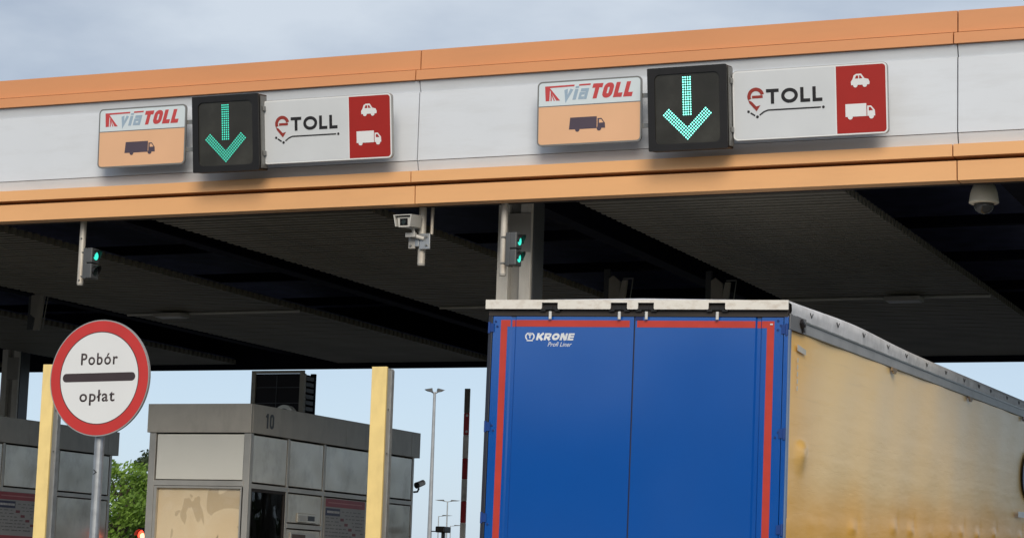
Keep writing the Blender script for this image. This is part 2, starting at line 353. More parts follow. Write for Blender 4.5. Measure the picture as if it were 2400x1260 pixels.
for x, lb in ((-17.72, 'rectangular grey light fitting under the ceiling above the round toll sign'), (-6.5, 'rectangular grey light fitting under the ceiling right of the trailer roof')):
    t = thing('ceiling_light', (x, 28.15, 5.60), lb, 'light fitting', 'light fittings under the ceiling')
    MB().box(-0.24, 0.24, -0.14, 0.14, 0.01, 0.065).build('housing', M_COLG, t, bevel=0.008)
    MB().box(-0.21, 0.21, -0.11, 0.11, 0.0, 0.0095).build('diffuser', mat('frosted_diffuser', (0.55, 0.55, 0.56), 0.5), t)
# columns
def column(x, y, lb):
    t = thing('canopy_column', (x, y, 0), lb, 'column', 'columns carrying the canopy')
    MB().box(-0.195, -0.065, -0.14, 0.14, 0.14, 5.855).build('column_flange', M_COL, t, bevel=0.004)
    MB().box(0.065, 0.195, -0.14, 0.14, 0.14, 5.855).build('column_flange', M_COL, t, bevel=0.004)
    MB().box(-0.064, 0.064, -0.06, 0.06, 0.14, 5.85).build('column_web', M_COLG, t)
    MB().box(0.1955, 0.21, -0.10, 0.18, 0.2, 5.85).build('shade_plate', M_DGREY, t)  # dark plate added to imitate shade on the column's right side
    MB().box(-0.26, 0.26, -0.2, 0.2, 0.141, 0.18).build('base_plate', M_GALV, t)
    MB().box(-0.062, 0.19, -0.156, -0.141, 5.28, 5.70).build('gusset_plate', M_COLG, t)
column(-9.12, 21.36, 'pale steel column standing behind the two green signal lamps, above the blue trailer')
column(-24.78, 34.0, 'dark steel column rising behind the roof of the leftmost toll booth')
column(-9.13, 34.0, 'far steel column under the canopy hidden behind the blue trailer')

# ------------------------------------------------------------------ signs on the fascia
def lane_sign_left(X, Yc, Z, lb):
    W_, H_ = 1.11, 0.655
    t = thing('lane_sign', (X, Yc, Z), lb, 'sign', 'white and peach lane signs with a lorry symbol', (R(2.0), 0, 0))
    MB().prism(rrect(0, 0, W_, H_, 0.05), 0.022, front(0)).build('sign_panel', M_EDGE, t)
    f = front(-0.0221 + 0.0)   # face of the panel
    f = lambda u, q, d: (u, -0.0221 - d, q)
    b = 0.016; sp = 0.405
    plate('white_face', [[(b, sp)] + rrect(b, sp, W_ - b, H_ - b, 0.04)[6:18] + [(W_ - b, sp)]], M_SIGNW2, t, f, 0.0012) if False else None
    up = [(b, sp), (W_ - b, sp)] + rrect(b, sp - .1, W_ - b, H_ - b, 0.036)[6:18]
    lo = rrect(b, b, W_ - b, sp + .1, 0.036); lo = lo[0:6] + [(W_ - b, sp - 0.01), (b, sp - 0.01)] + lo[18:24]
    plate('white_face', [up], M_SIGNW2, t, f, 0.0012); plate('peach_face', [lo], M_PEACH, t, f, 0.0012)
    fn = lambda u, q, d: (u, -0.0236 - d, q)
    letters('via_letters', 'via', M_LBLU, t, fn, 0.262, 0.530, 0.455, 0.590, 0.036, 0.16, 0.27, {'i': 0.42})
    letters('toll_letters', 'TOLL', M_LRED, t, fn, 0.560, 1.005, 0.455, 0.605, 0.043, 0.16, 0.27, {'L': 0.85})
    road = [[(0.09, 0.455), (0.082, 0.605), (0.118, 0.605), (0.245, 0.455), (0.205, 0.455), (0.135, 0.565), (0.13, 0.455)], [(0.142, 0.455), (0.144, 0.545), (0.150, 0.545), (0.19, 0.455), (0.178, 0.455), (0.155, 0.51), (0.155, 0.455)],
            [(0.1225, 0.587), (0.1195, 0.605), (0.40, 0.607), (0.397, 0.591)], [(0.447, 0.592), (0.450, 0.608), (0.572, 0.609), (0.569, 0.593)]]
    plate('road_emblem', road, M_LRED, t, fn)
    tr = [[(0.345, 0.155), (0.357, 0.275), (0.64, 0.275), (0.64, 0.155)], [(0.648, 0.155), (0.648, 0.255), (0.69, 0.255), (0.727, 0.205), (0.73, 0.155)], disc(0.435, 0.153, 0.024), disc(0.665, 0.153, 0.024)]
    plate('lorry_symbol', tr, M_PICT, t, fn)
    plate('cab_window', [[(0.665, 0.208), (0.665, 0.242), (0.688, 0.242), (0.712, 0.208)]], M_PEACH, t, lambda u, q, d: (u, -0.0256 - d, q), 0.0006)
    for q in (0.16, 0.46):
        MB().box(W_ - 0.004, W_ + 0.085, 0.004, 0.018, q - 0.022, q + 0.022).build('bracket', M_EDGE, t)
        MB().box(0.2, 0.26, 0.001, 0.19, q - 0.02, q + 0.02).build('rear_bracket', M_EDGE, t)
    return t
def arrow_signal(X, Yc, Z, lb, led, kind_i):
    W_, H_, D = 0.795, 0.80, 0.19
    t = thing('lane_signal', (X, Yc, Z), lb, 'lane signal', 'green arrow lane signals', (R(7.5), 0, 0))
    # housing with a recessed window: ring + back
    outer = [(0, 0), (W_, 0), (W_, H_), (0, H_)]
    m = MB(); m.box(0, W_, 0.012, D, 0, H_); m.build('housing', M_BOX, t, bevel=0.01)
    fr = MB(); i0 = rrect(0.068, 0.062, W_ - 0.068, H_ - 0.062, 0.055, 5)
    n = len(i0); base = len(fr.v)
    o_ = rrect(-0.004, -0.004, W_ + 0.004, H_ + 0.004, 0.012, 5)
    for y in (0.010, -0.012):
        fr.v += [(a, y, b) for a, b in o_]; fr.v += [(a, y, b) for a, b in i0]
    for i in range(n):
        j = (i + 1) % n
        fr.f += [(2 * n + i, 2 * n + j, 3 * n + j, 3 * n + i), (i, n + i, n + j, j), (i, j, 2 * n + j, 2 * n + i), (n + i, 3 * n + i, 3 * n + j, n + j)]
    fr.build('front_frame', M_BOX, t)
    MB().prism(rrect(0.064, 0.058, W_ - 0.064, H_ - 0.058, 0.055), 0.006, lambda u, q, d: (u, 0.0085 - d, q)).build('screen', M_SCR, t)
    dots = MB()
    def dot(u, q, r=0.0074):
        b = len(dots.v)
        dots.v.append((u, -0.004, q)); dots.v += [(u + r * math.cos(a * math.pi / 3), 0.0020, q + r * math.sin(a * math.pi / 3)) for a in range(6)]
        dots.f += [(b, b + 1 + (a + 1) % 6, b + 1 + a) for a in range(6)]
    cx = 0.392; P = 0.024
    for r_ in range(16):
        for c_ in range(4): dot(cx + (c_ - 1.5) * P, 0.70 - r_ * P)
    tip = Vector((cx, 0.105))
    s2 = P / math.sqrt(2)
    # chevron: diagonal grid
    for i in range(0, 15):
        for j in range(0, 4):
            for sg in (1, -1):
                if sg == -1 and i == j and False: continue
                # arm direction (sg,1)/sqrt2 ; across (-sg,1)/sqrt2
                u = tip.x + sg * (i * s2 - j * s2); q = tip.y + i * s2 * 1.0 + j * s2
                if sg == -1 and i - j <= 0: continue
                if sg == 1 and i - j < 0: continue
                dot(u, q)
    for o_i in range(1): pass
    dots.build('led_arrow', led, t, kind='stuff')
    m = MB(); m.box(W_ + 0.005, W_ + 0.018, 0.03, 0.15, 0.02, H_ - 0.02); m.build('side_rail', M_EDGE, t)
    for q in (0.15, 0.62): MB().box(W_ + 0.018, W_ + 0.04, 0.05, 0.09, q, q + 0.05).build('latch', M_EDGE, t, bevel=0.004)
    MB().box(0.1, W_ - 0.1, D + 0.001, D + 0.09, 0.1, 0.2).build('wall_bracket', M_BOX, t)
    return t
def lane_sign_right(X, Yc, Z, lb):
    W_, H_ = 1.51, 0.672
    t = thing('lane_sign', (X, Yc, Z), lb, 'sign', 'wide white and red lane signs with car and lorry symbols', (R(7.5), 0, 0))
    MB().prism(rrect(0, 0, W_, H_, 0.045), 0.045, front(0)).build('sign_panel', mat('sign_return', (0.33, 0.33, 0.32), 0.4, metal=0.3), t)
    f = lambda u, q, d: (u, -0.0452 - d, q)
    MB().prism(rrect(0.004, 0.004, W_ - 0.004, H_ - 0.004, 0.042), 0.0012, f).build('white_face', M_SIGNW, t)
    f1 = lambda u, q, d: (u, -0.0468 - d, q)
    g_ = rrect(0.018, 0.018, W_ - 0.018, H_ - 0.018, 0.032)
    plate('grey_field', [[(1.008, 0.018), (1.008, H_ - 0.018)] + g_[12:24]], mat('pale_grey_field', (0.60, 0.625, 0.645), 0.3, var=0.03), t, f1, 0.0008)
    plate('red_field', [[(1.02, H_ - 0.018), (1.02, 0.018)] + g_[0:12]], M_RED, t, f1, 0.0012)
    fn = lambda u, q, d: (u, -0.0492 - d, q)
    # letter e shaped as a map pin
    cx, cy, r = 0.232, 0.418, 0.067
    P = [(cx - r * .62, cy - 0.008), (cx + r, cy - 0.008)]
    P = [(cx - r * .55, cy - .006), (cx + r + .002, cy - .006)]
    arc = [(cx + r * math.cos(R(a)), cy + r * math.sin(R(a))) for a in range(12, 216, 12)]
    tail = [(cx - r * .62, cy - r * 1.15), (cx + 0.004, cy - r * 2.12), (cx + r * .52, cy - r * 1.28), (cx - 0.002, cy - r * 1.02)]
    plate('pin_letter', [ribbon(arc, 0.034), [(cx - r * 1.12, cy - r * .50), (cx - r * .62, cy - r * .72), (cx + .004, cy - r * 1.45), (cx + .045, cy - r * 1.30), (cx + 0.006, cy - r * 2.15), (cx - r * .95, cy - r * .95)], ribbon(P, 0.026)], M_DRED, t, fn)
    letters('toll_letters', 'TQLL', M_LBLK, t, fn, 0.335, 0.885, 0.338, 0.480, 0.032, 0.20, 0.0, {'Q': 1.38, 'L': 0.80, 'T': 1.05})
    plate('route_line', [ribbon([(0.178, 0.262), (0.222, 0.233)], 0.015), ribbon([(0.268, 0.236), (0.31, 0.266), (0.352, 0.280), (0.868, 0.280)], 0.0135), disc(0.158, 0.275, 0.013), disc(0.245, 0.221, 0.014), disc(0.893, 0.280, 0.013)], M_LBLK, t, fn)
    car = [[(1.165, 0.468), (1.162, 0.50), (1.178, 0.522), (1.192, 0.560), (1.215, 0.572), (1.262, 0.572), (1.292, 0.528), (1.330, 0.518), (1.342, 0.490), (1.338, 0.468)], disc(1.205, 0.466, 0.021), disc(1.295, 0.466, 0.021)]
    plate('car_symbol', car, M_SIGNW, t, fn)
    plate('car_windows', [[(1.203, 0.528), (1.214, 0.556), (1.234, 0.556), (1.234, 0.528)], [(1.243, 0.528), (1.243, 0.556), (1.256, 0.556), (1.274, 0.528)]], M_RED, t, lambda u, q, d: (u, -0.0514 - d, q), 0.0006)
    tr = [[(1.105, 0.172), (1.105, 0.292), (1.305, 0.292), (1.305, 0.172)], [(1.313, 0.172), (1.313, 0.268), (1.35, 0.268), (1.385, 0.225), (1.388, 0.172)], disc(1.15, 0.168, 0.023), disc(1.352, 0.168, 0.023)]
    plate('lorry_symbol', tr, M_SIGNW, t, fn)
    plate('cab_window', [[(1.328, 0.222), (1.328, 0.254), (1.346, 0.254), (1.368, 0.222)]], M_RED, t, lambda u, q, d: (u, -0.0514 - d, q), 0.0006)
    for u in (0.3, 1.2): MB().box(u, u + 0.06, 0.001, 0.17, 0.3, 0.36).build('rear_bracket', M_EDGE, t)
    return t
lane_sign_left(-13.49, 19.79, 6.118, 'small white and peach sign with lorry, leftmost on the canopy fascia')
lane_sign_left(-8.286, 19.79, 6.100, 'small white and peach sign with lorry, just left of the right green arrow')
arrow_signal(-12.165, 19.62, 5.982, 'black box with dimmer green down arrow, left one on the fascia', M_LED, 0)
arrow_signal(-7.035, 19.62, 5.960, 'black box with brighter green down arrow, above the blue trailer', M_LED2, 1)
lane_sign_right(-11.375, 19.76, 6.058, 'wide white and red toll sign beside the left green arrow')
lane_sign_right(-6.215, 19.76, 6.045, 'wide white and red toll sign beside the right green arrow, above the trailer')

# ------------------------------------------------------------------ hanging pipes, traffic lights, cameras
def pipe(x, y, z0, z1, r, m, lb, bolts=()):
    t = thing('hanging_pipe', (x, y, z0), lb, 'pipe', 'pipes hanging from the canopy edge')
    MB().tube((0, 0, 0), (0, 0, z1 - z0), r, n=16).build('pipe_shaft', m, t, smooth=False)
    MB().tube((0, 0, 0), (0, 0, -0.022), r * 1.06, r * 0.9, n=16).build('end_cap', M_COLG, t)
    for q in bolts: MB().tube((0.01, -r - 0.012, q), (0.01, -r + 0.01, q), 0.009, n=8).build('bolt', M_EDGE, t)
    return t
pipe(-13.955, 20.25, 4.93, 5.86, 0.036, M_PIPE, 'white square-ended pipe hanging at left with a single green lamp', (0.03, 0.5))
pipe(-8.822, 20.25, 4.90, 5.86, 0.036, M_PIPE, 'rust stained pipe hanging before the pale column, with two green lamps')
pipe(-9.775, 20.3, 5.04, 5.86, 0.040, M_PIPE, 'short thick pipe carrying the white box camera')
def traffic_light(x, y, z, lenses, lb):
    t = thing('traffic_light', (x, y, z), lb, 'traffic light', 'small traffic lights under the canopy edge', (0, 0, R(90)))
    m = MB(); m.box(-0.055, 0.055, 0.05, 0.10, 0.005, 0.35); m.build('rear_housing', M_DGREY, t, bevel=0.008)
    for i, on in enumerate(lenses):
        q = 0.265 - i * 0.175
        MB().box(-0.075, 0.075, -0.03, 0.048, q - 0.083, q + 0.083).build('lamp_housing', M_DGREY, t, bevel=0.012)
        l_ = MB(); l_.tube((0, -0.034, q), (0, -0.0315, q), 0.046, n=20); l_.build('lens', M_GL if on else M_DARKLENS, t)
        vs = MB(); b = 0; n = 18
        for k in range(n + 1):
            a = R(-20 + 220 * k / n)
            for rr_, yy in ((0.064, -0.032), (0.064, -0.032 - 0.065 * (0.35 + 0.65 * max(0, math.sin(a)))), (0.060, -0.032 - 0.065 * (0.35 + 0.65 * max(0, math.sin(a)))), (0.060, -0.032)):
                vs.v.append((rr_ * math.cos(a), yy, q + rr_ * math.sin(a)))
        for k in range(n):
            for e in range(4): vs.f.append((4 * k + e, 4 * k + 4 + e, 4 * k + 4 + (e + 1) % 4, 4 * k + (e + 1) % 4))
        vs.build('visor', M_BOX, t)
    MB().tube((0, 0.095, 0.31), (0, 0.17, 0.31), 0.012, n=8).build('bracket', M_EDGE, t)
    MB().tube((0, 0.095, 0.04), (0, 0.17, 0.04), 0.012, n=8).build('bracket', M_EDGE, t)
    return t
traffic_light(-13.785, 20.23, 4.965, (True, False), 'small traffic light with one lit green lamp, on the leftmost hanging pipe')
traffic_light(-8.665, 20.22, 4.965, (True, True), 'small traffic light with two lit green lamps, before the pale column')

t = thing('box_camera', (-9.835, 20.12, 5.39), 'white box security camera on the short pipe at the fascia joint', 'security camera', rot=(R(6), 0, R(0)))
bx = MB(); bx.prism([(-0.075, 0.0), (0.075, 0.0), (0.092, 0.125), (-0.092, 0.125)], -0.36, lambda a, b, d: (a, -0.16 - d, b)); bx.build('camera_housing', M_CAMW, t, bevel=0.006)
hd = MB(); hd.prism([(-0.088, 0.012), (-0.108, 0.142), (0.108, 0.142), (0.088, 0.012), (0.098, 0.006), (0.122, 0.152), (-0.122, 0.152), (-0.098, 0.006)], -0.30, lambda a, b, d: (a, -0.20 - d, b)); hd.build('sun_hood', M_CAMW, t)
MB().box(-0.052, 0.052, -0.163, -0.1605, 0.022, 0.106).build('front_window', M_GLASSB, t)
MB().tube((0, -0.163, 0.062), (0, -0.175, 0.062), 0.028, n=16).build('lens', M_DARKLENS, t)
MB().tube((0.03, 0.02, 0.0), (0.05, 0.02, -0.07), 0.02, n=10).build('swivel', M_CAMW, t)
mb = MB(); mb.box(-0.06, 0.07, 0.0, 0.05, -0.11, -0.06); mb.tube((0.0, 0.03, -0.08), (0.14, 0.10, -0.13), 0.025, n=10); mb.build('arm', M_CAMW, t)
t.scale = (0.85, 0.85, 0.85)
t = thing('mounting_clamp', (-9.775, 20.3, 5.19), 'grey steel clamp plate below the white box camera', 'clamp')
MB().box(-0.12, -0.045, -0.075, -0.05, 0.0, 0.16).build('plate', M_COLG, t, bevel=0.004)
MB().box(-0.043, 0.0, -0.08, -0.045, 0.02, 0.13).build('plate', M_GALV, t, bevel=0.004)
MB().box(0.005, 0.125, -0.075, -0.05, -0.01, 0.155).build('plate', M_GALV, t, bevel=0.004)
for q in (0.03, 0.12):
    for u in (-0.09, 0.09): MB().tube((u, -0.095, q), (u, -0.074, q), 0.012, n=6).build('bolt', M_EDGE, t)
tag(MB().tube((-9.68, 20.33, 5.35), (-9.675, 20.33, 5.86), 0.018, n=8).build('conduit', M_PIPE), 'thin grey conduit beside the short camera pipe', 'conduit')

t = thing('dome_camera', (-3.99, 20.6, 5.40), 'cream dome security camera with smoky glass, hanging at the far right', 'security camera')
MB().lathe((0, 0, 0), [(0.085, 0.28), (0.105, 0.27), (0.128, 0.20), (0.140, 0.12), (0.142, 0.105), (0.125, 0.095)], 28).build('dome_cap', M_DOME, t, smooth=True)
MB().lathe((0, 0, 0), [(0.098, 0.094), (0.094, 0.06), (0.078, 0.03), (0.05, 0.009), (0.015, 0.0)], 28).build('dome_glass', mat('smoky_glass', (0.05, 0.05, 0.05), 0.08), t, smooth=True)
MB().tube((0, 0, 0.281), (0, 0, 0.46), 0.045, n=12).build('mounting_stem', M_DOME, t)

def antenna(x, y, z, lb, s=1.0):
    t = thing('roadside_antenna', (x, y, z), lb, 'antenna', 'toll antennas hung under the ceiling')
    MB().box(-0.20 * s, -0.12 * s, -0.03, 0.03, -0.12, 0.60).build('hanger', M_DGREY, t)
    m = MB(); m.prism([(-0.10, 0.10), (0.02, 0.02), (0.06, 0.06), (0.06, 0.42), (-0.04, 0.50), (-0.10, 0.46)], 0.05, lambda a, b, d: (a * s, -0.06 - d, b)); m.build('antenna_panel', mat('antenna_grey', (0.34, 0.32, 0.28), 0.5), t, bevel=0.006)
    m = MB(); m.prism([(0.02, -0.15), (0.12, -0.15), (0.19, 0.42), (0.12, 0.42)], 0.05, lambda a, b, d: (a * s, -0.14 - d, b)); m.build('side_plate', mat('antenna_grey', (0.34, 0.32, 0.28), 0.5), t)
    m = MB(); m.tube((0.14 * s, -0.2, 0.44), (0.28 * s, -0.2, 0.44), 0.008, n=6); m.tube((0.28 * s, -0.2, 0.44), (0.20 * s, -0.2, -0.13), 0.008, n=6); m.build('bracket_rod', M_EDGE, t)
    return t
antenna(-19.50, 27.3, 5.47, 'grey toll antenna under the ceiling, above and left of the round sign')
antenna(-10.15, 27.2, 5.40, 'dim grey toll antenna hanging behind the trailer roof, right of the pale column')
antenna(-8.75, 27.3, 5.35, 'dim grey toll antenna hanging behind the trailer roof, nearer its middle')

# ------------------------------------------------------------------ yellow posts
def ypost(x, y, h, lb, wd=0.172):
    t = thing('yellow_post', (x, y, 0), lb, 'post', 'yellow posts on the islands under the canopy edge')
    MB().box(0, wd, 0, 0.03, 0.14, h).build('yellow_face', M_YEL, t, bevel=0.003)
    MB().box(0.004, wd - 0.003, 0.031, 0.17, 0.141, h - 0.012).build('steel_channel', mat('post_grey_steel', (0.42, 0.42, 0.40), 0.5, metal=0.2, dirt=(0.25, 0.24, 0.22), dirt_amt=0.5, dscale=(3, 3, .8)), t, bevel=0.003)
    MB().box(wd - 0.002, wd + 0.012, 0.10, 0.155, 0.141, h - 0.03).build('rear_flange', M_GALV, t)
    for q in (1.9, 3.05, 3.5): MB().tube((wd + 0.001, 0.06, q), (wd + 0.01, 0.06, q), 0.009, n=6).build('bolt', M_EDGE, t)
    return t
ypost(-10.145, 20, 3.935, 'yellow post in the middle, in front of the numbered toll booth')
ypost(-14.20, 20, 4.0, 'yellow post at far left, partly behind the round toll sign', 0.155)
ypost(-8.93, 20.2, 4.0, 'yellow post mostly hidden behind the left edge of the blue trailer')

# ------------------------------------------------------------------ round toll sign
t = thing('round_sign', (-9.62, 14.36, 0), 'large round red rimmed white sign with black bar reading Pobór opłat', 'road sign')
MB().tube((-0.02, 0.02, 0.0), (-0.02, 0.02, 3.55), 0.038, n=20).build('sign_post', M_GALV, t, smooth=False)
sp_ = thing('x', (0, 0, 0), '', ''); bpy.data.objects.remove(sp_)
ca, sa = math.cos(R(0.9)), math.sin(R(0.9))
def rs(d0): return lambda u, q, d: (0.0 + u * ca - q * sa, -0.045 - d0 - d, 3.248 + u * sa + q * ca)
MB().prism(disc(0, 0, 0.455, 72), 0.022, rs(0)).build('sign_disc', mat('sign_back_grey', (0.38, 0.38, 0.37), 0.4, metal=0.4), t)
def ring(r0_, r1_, fn, t_, n=72):
    m = MB()
    for i in range(n):
        a = 2 * math.pi * i / n
        for r_ in (r0_, r1_):
            m.v.append(fn(r_ * math.cos(a), r_ * math.sin(a), 0)); m.v.append(fn(r_ * math.cos(a), r_ * math.sin(a), t_))
    for i in range(n):
        j = (i + 1) % n; a, b = 4 * i, 4 * j
        m.f += [(a + 1, a + 3, b + 3, b + 1), (a, a + 1, b + 1, b), (a + 2, b + 2, b + 3, a + 3)]
    return m
ring(0.362, 0.446, rs(0.0222), 0.0015).build('red_rim', M_RED2, t)
MB().prism(disc(0, 0, 0.358, 64), 0.001, rs(0.0222)).build('white_face', M_SIGNW, t)
ring(0.356, 0.3625, rs(0.0224), 0.0017).build('dark_rim_line', M_LBRN, t)
plate('black_bar', [rrect(-0.335, -0.028, 0.330, 0.038, 0.0325, 6)], M_LBRN, t, rs(0.0236))
text('upper_word', 'Pobór', M_LBRN, t, rs(0.0236), -0.172, 0.165, 0.105, 0.195, bold=0.014, ref=0.70, spacing=1.15)
text('lower_word', 'opłat', M_LBRN, t, rs(0.0236), -0.172, 0.150, -0.182, -0.092, bold=0.014, ref=0.70, spacing=1.15)
plate('scratch_mark', [ribbon([(-0.045, 0.02), (-0.018, 0), (-0.045, -0.016)], 0.006)], M_LBLK, t, lambda u, q, d: (u + 0.01, -0.0185 - d, 2.52 + q), 0.003)
for q in (3.0, 3.42): MB().box(-0.07, 0.03, -0.044, -0.02, q, q + 0.03).build('clamp', M_GALV, t)

# ------------------------------------------------------------------ toll booths
M_REFL_CREAM = mat('painted_reflection_cream', (0.45, 0.37, 0.27), 0.6, var=0.03)
def make_reflection_mat():
    m = bpy.data.materials.new('painted_reflection'); m.use_nodes = True  # cream and brown patches paint what the front glass would mirror
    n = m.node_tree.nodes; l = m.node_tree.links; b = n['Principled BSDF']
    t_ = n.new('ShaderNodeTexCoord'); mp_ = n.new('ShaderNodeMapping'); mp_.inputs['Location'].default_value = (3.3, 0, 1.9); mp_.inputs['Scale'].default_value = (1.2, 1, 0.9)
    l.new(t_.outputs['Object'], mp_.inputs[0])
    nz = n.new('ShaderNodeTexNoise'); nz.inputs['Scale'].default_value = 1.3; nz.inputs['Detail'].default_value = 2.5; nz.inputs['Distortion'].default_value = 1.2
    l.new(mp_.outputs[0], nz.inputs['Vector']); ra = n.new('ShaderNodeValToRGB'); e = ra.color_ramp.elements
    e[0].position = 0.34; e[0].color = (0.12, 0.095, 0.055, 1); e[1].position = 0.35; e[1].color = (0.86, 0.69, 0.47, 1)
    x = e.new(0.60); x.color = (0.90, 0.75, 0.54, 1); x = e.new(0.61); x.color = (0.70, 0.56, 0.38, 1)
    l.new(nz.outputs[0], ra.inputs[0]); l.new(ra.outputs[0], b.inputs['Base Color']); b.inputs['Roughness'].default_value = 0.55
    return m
M_REFL = make_reflection_mat()
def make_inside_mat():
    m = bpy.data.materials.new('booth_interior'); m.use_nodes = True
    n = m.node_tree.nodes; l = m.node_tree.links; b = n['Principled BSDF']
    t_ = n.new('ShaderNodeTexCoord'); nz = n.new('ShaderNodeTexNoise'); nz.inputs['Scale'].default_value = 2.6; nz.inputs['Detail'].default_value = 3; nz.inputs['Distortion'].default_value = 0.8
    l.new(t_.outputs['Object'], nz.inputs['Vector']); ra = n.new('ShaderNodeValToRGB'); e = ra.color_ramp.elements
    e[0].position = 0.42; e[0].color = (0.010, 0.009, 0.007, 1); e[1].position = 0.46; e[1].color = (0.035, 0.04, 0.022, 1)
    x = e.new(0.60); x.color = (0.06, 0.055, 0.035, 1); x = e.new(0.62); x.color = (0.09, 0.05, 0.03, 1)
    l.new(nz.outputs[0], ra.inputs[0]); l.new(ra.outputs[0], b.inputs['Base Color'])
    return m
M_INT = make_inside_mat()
def glass_mat():
    m = bpy.data.materials.new('window_glass'); m.use_nodes = True
    n = m.node_tree.nodes; l = m.node_tree.links; n.remove(n['Principled BSDF'])
    fr = n.new('ShaderNodeFresnel'); fr.inputs[0].default_value = 1.35; tr = n.new('ShaderNodeBsdfTransparent'); tr.inputs[0].default_value = (0.97, 0.97, 0.96, 1)
    gl = n.new('ShaderNodeBsdfGlossy'); gl.inputs['Roughness'].default_value = 0.02
    t_ = n.new('ShaderNodeTexCoord'); nz = n.new('ShaderNodeTexNoise'); nz.inputs['Scale'].default_value = 1.5; bu = n.new('ShaderNodeBump'); bu.inputs['Distance'].default_value = 0.01
    l.new(t_.outputs['Object'], nz.inputs['Vector']); l.new(nz.outputs[0], bu.inputs['Height']); l.new(bu.outputs[0], gl.inputs['Normal'])
    mi = n.new('ShaderNodeMixShader'); l.new(fr.outputs[0], mi.inputs[0]); l.new(tr.outputs[0], mi.inputs[1]); l.new(gl.outputs[0], mi.inputs[2])
    l.new(mi.outputs[0], n['Material Output'].inputs[0]); return m
M_GLASS = glass_mat()
